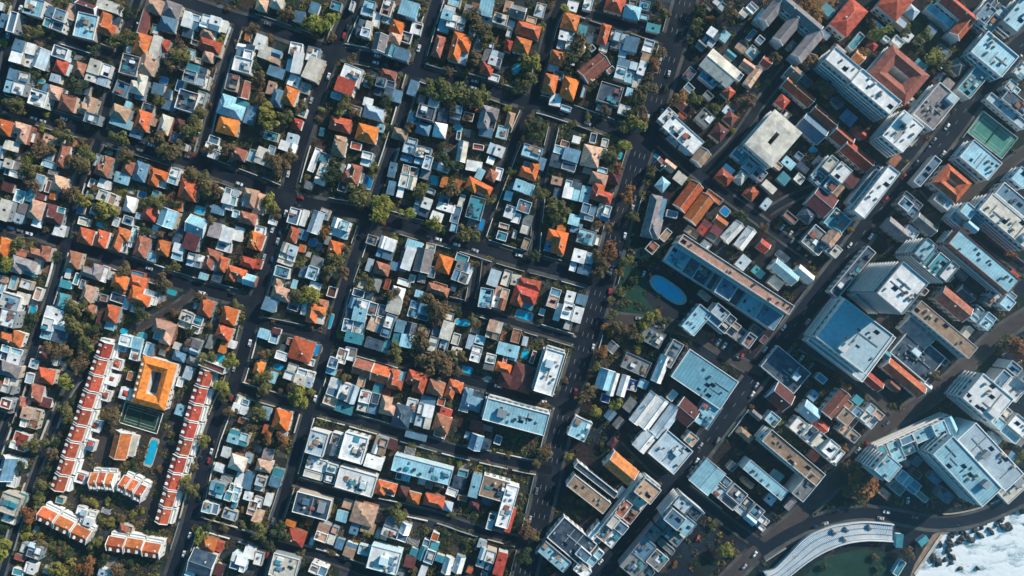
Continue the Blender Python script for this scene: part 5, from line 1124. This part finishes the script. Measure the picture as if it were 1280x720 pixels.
for i in range(3,n-3):
    for f0 in (.26,.74):
        if crng.random()<.03:
            a,b=outer[i],inner[i]; m=[(outer[i][k]+outer[i+1][k])/2*(1-f0)+(inner[i][k]+inner[i+1][k])/2*f0 for k in (0,1)]; rz=math.atan2(-(b[1]-a[1]),b[0]-a[0])
            x,y=gx(m[0],z),gy(m[1],z)
            car(x,y,z+.02,rz,'on the curved deck')
def hut(px,py,w,h,A,lab):
    e=3; cx,cy=real_pos(px,py,e); r=empty('changing_hut',cx,cy,0,math.radians(-A)); block(r,-w*S/2,w*S/2,-h*S/2,h*S/2,e,'t','F',RNG,WALL[4],True,clut=0); mark_rect(px,py,w,h,A,1); reg(r,'hut',lab,px,py,'big',True,fixed=lab)
hut(1124,676,7,16,5,'upper teal flat-roofed hut beside the sports field'); hut(1124,710,8,20,32,'lower teal flat-roofed hut beside the sports field')
hut(1154,676,12,7,-35,'small teal-roofed hut near the jetty')
a,b=G(1177,668),G(1143,718); d=(b[0]-a[0],b[1]-a[1]); l=math.hypot(*d); u=(-d[1]/l*.9,d[0]/l*.9)
V=[(a[0]+u[0],a[1]+u[1],.5),(a[0]-u[0],a[1]-u[1],.5),(b[0]-u[0],b[1]-u[1],.5),(b[0]+u[0],b[1]+u[1],.5)]; V+=[(x,y,-3) for x,y,_ in V]
o=mesh_obj('jetty',V,[(0,1,2,3),(0,4,5,1),(1,5,6,2),(2,6,7,3),(3,7,4,0)],ROOF['c'])
if o.data.polygons[0].normal.z<0: o.data.flip_normals()
reg(o,'jetty','pale slipway',1160,693,'big',False,fixed='narrow cream jetty wall running down to the white surf')
M_rock=surf('wet rock',(.045,.043,.045),.7,.4,.4,.6,stains=((.12,.11,.10),.3,.6))
rk=random.Random(17); nr=0
rocks=[(1178+rk.gauss(0,1)*3,676,5)]
for _ in range(40):
    t=rk.random(); px=1160+t*125; py=668-t*38+rk.uniform(0,26)+(8 if t<.3 else 0); rocks.append((px,py,rk.uniform(2,5.5)))
for _ in range(9): rocks.append((rk.uniform(1150,1225),rk.uniform(680,722),rk.uniform(1.5,5)))
for px,py,r in rocks:
    ins=False
    x,y=G(px,py); V=[];F=[]; n=9; R=r*S
    jit=[rk.uniform(.65,1.25) for _ in range(n*3)]
    for k,(zz,rr) in enumerate(((-2.6,1.1),(-1.5+R*.15,.85),(-1.2+R*.45,.4))):
        for i in range(n): g=jit[k*n+i]*rr*R; V.append((g*math.cos(2*PI*i/n)*1.3,g*math.sin(2*PI*i/n)*.8,zz+rk.uniform(-.15,.15)*R))
    for k in (0,1):
        for i in range(n): F.append((k*n+i,k*n+(i+1)%n,(k+1)*n+(i+1)%n,(k+1)*n+i))
    F.append(tuple(range(2*n,3*n)))
    o=mesh_obj('shore_rock',V,F,M_rock); o.location=(x,y,0); o.rotation_euler=(0,0,rk.uniform(0,6)); 
    reg(o,'rock',('small ' if r<4.2 else 'large ' if r>6.2 else '')+'dark wet rock in the surf',px,py,'rock',False,group='dark rocks in the surf')

# ---------------------------------------------------------------- labels: each says which one
ANCH=[t for t in THINGS if t['anchor']]
def region(px,py):
    hx=['far-left','left','centre-left','centre','centre-right','right','far-right'][max(0,min(6,int(px/1280*7)))]
    vy=['top','upper','middle','lower','bottom'][max(0,min(4,int(py/720*5)))]
    return vy+' '+hx
def rel(t,a):
    dx,dy=t['px']-a['px'],t['py']-a['py']
    if abs(dx)>2*abs(dy): return 'right of' if dx>0 else 'left of'
    if abs(dy)>2*abs(dx): return 'below' if dy>0 else 'above'
    return ('below-right of' if dx>0 else 'below-left of') if dy>0 else ('above-right of' if dx>0 else 'above-left of')
def short(a): 
    if a['kind']=='terrace': return ('orange' if 'orange' in a['fixed'] else 'red')+' terraced house'
    w=a['look'] if not a['fixed'] else a['fixed']
    w=w.replace('stepped flat-roofed','stepped'); ws=w.split()
    if a['fixed']:
        cut=[i for i,x in enumerate(ws) if x in ('beside','between','with','of','by','amid','along','left','right','below','above','behind','in','near','at','from','on','edged','round','cut','half','throwing','facing','running','across','ending','against','under')]
        if cut and cut[0]>=2: ws=ws[:cut[0]]
    while len(ws)>6: ws.pop(0)
    if ws[-1] in ('a','the'): ws.pop()
    return ' '.join(ws)
def nwords(s): return len([w for w in s.replace(',',' ').split()])
def cap16(s): 
    return s if nwords(s)<=16 else None
used={}
def options(t):
    an=sorted((a for a in ANCH if a is not t),key=lambda a:math.hypot(a['px']-t['px'],a['py']-t['py']))[:6]
    lk=t['look'].replace('stepped flat-roofed','stepped'); rg=region(t['px'],t['py'])
    for a in an:
        for s in (f"{lk} {rel(t,a)} {short(a)}, {rg}", f"{lk} {rel(t,a)} {short(a)}"):
            if cap16(s): yield s
    for a in an[:4]:
        for b in an[:5]:
            if a is b: continue
            s=f"{lk} {rel(t,a)} {short(a)}, {rel(t,b)} {short(b)}"
            if cap16(s): yield s
    for a in an:
        yield f"{lk} {rel(t,a)} {' '.join(short(a).split()[-3:])}"
from collections import Counter
for t in THINGS:
    if t['fixed']: t['label']=t['fixed']; used[t['label'].lower()]=t
cand={}
allc=Counter()
for i,t in enumerate(THINGS):
    if t['fixed']: continue
    t['opts']=list(options(t)); 
    for s in set(x.lower() for x in t['opts']): allc[s]+=1
dup=0
for t in THINGS:
    if t['fixed']: continue
    pick=next((s for s in t['opts'] if allc[s.lower()]==1 and s.lower() not in used),None)
    if pick is None:
        pick=next((s for s in t['opts'] if s.lower() not in used),None)
        base=pick or t['opts'][-6]; same=[u for u in THINGS if not u['fixed'] and base.lower() in (x.lower() for x in u['opts'])]
        same.sort(key=lambda u:(u['px'],u['py'])); k=same.index(t)
        wd=['leftmost','second from left','third from left','fourth from left','fifth from left','sixth from left','seventh from left'][min(k,6)]
        if len(same)==2: wd=['left one:','right one:'][k]
        pick=wd+' '+base; 
        if nwords(pick)>16: pick=' '.join(pick.split()[:16])
        if pick.lower() in used: dup+=1
    t['label']=pick.strip(); used[t['label'].lower()]=t
for t in THINGS: t['o']['label']=t['label']
print('things',len(THINGS),'dups',dup,'objects',len(bpy.data.objects), Counter(t['kind'] for t in THINGS))

# ---------------------------------------------------------------- thin sea haze over the town
hz=MB().box(-2300,2300,-1600,1600,-4.2,432).build('haze',[])
hz['kind']='stuff'
hm=bpy.data.materials.new('thin sea haze'); hm.use_nodes=True; hn=hm.node_tree; hn.nodes.remove(hn.nodes['Principled BSDF']); pv=hn.nodes.new('ShaderNodeVolumePrincipled')
pv.inputs['Color'].default_value=(.42,.76,.95,1); pv.inputs['Density'].default_value=HAZE; pv.inputs['Anisotropy'].default_value=.7
hn.links.new(pv.outputs[0],hn.nodes['Material Output'].inputs['Volume']); hz.data.materials.append(hm)
# ---------------------------------------------------------------- camera and daylight
sc=bpy.context.scene
cam=bpy.data.cameras.new('camera'); co=bpy.data.objects.new('camera',cam); C.objects.link(co); co.location=(0,0,CAMH); co.rotation_euler=(0,0,0)
cam.sensor_width=36; cam.lens=18/(320/CAMH); cam.clip_end=6000; sc.camera=co
EL=math.radians(27); AZ=(0.80,0.60)
sun=bpy.data.lights.new('sun','SUN'); so=bpy.data.objects.new('sun',sun); C.objects.link(so); sun.energy=5.0; sun.angle=math.radians(.55); sun.color=(1,.90,.77)
so.rotation_euler=(PI/2-EL,0,math.atan2(AZ[0],-AZ[1])); so.location=(300,200,300)
w=bpy.data.worlds.new('World'); sc.world=w; w.use_nodes=True; nt=w.node_tree; bg=nt.nodes['Background']
sk=nt.nodes.new('ShaderNodeTexSky'); sk.sky_type='NISHITA'; sk.sun_disc=False; sk.sun_elevation=EL; sk.sun_rotation=math.atan2(AZ[0],AZ[1]); sk.ozone_density=6.0; sk.dust_density=.4; sk.air_density=1.0
hs=nt.nodes.new('ShaderNodeHueSaturation'); hs.inputs['Saturation'].default_value=1.5; hs.inputs['Hue'].default_value=.475; nt.links.new(sk.outputs[0],hs.inputs['Color']); nt.links.new(hs.outputs[0],bg.inputs['Color']); bg.inputs['Strength'].default_value=.09
sc.view_settings.view_transform='Standard'; sc.view_settings.look='None'; sc.view_settings.exposure=.47; sc.view_settings.gamma=1
sc.cycles.volume_bounces=1; sc.cycles.volume_step_rate=4; sc.cycles.max_bounces=5; sc.cycles.diffuse_bounces=2; sc.cycles.glossy_bounces=2; sc.cycles.use_denoising=True
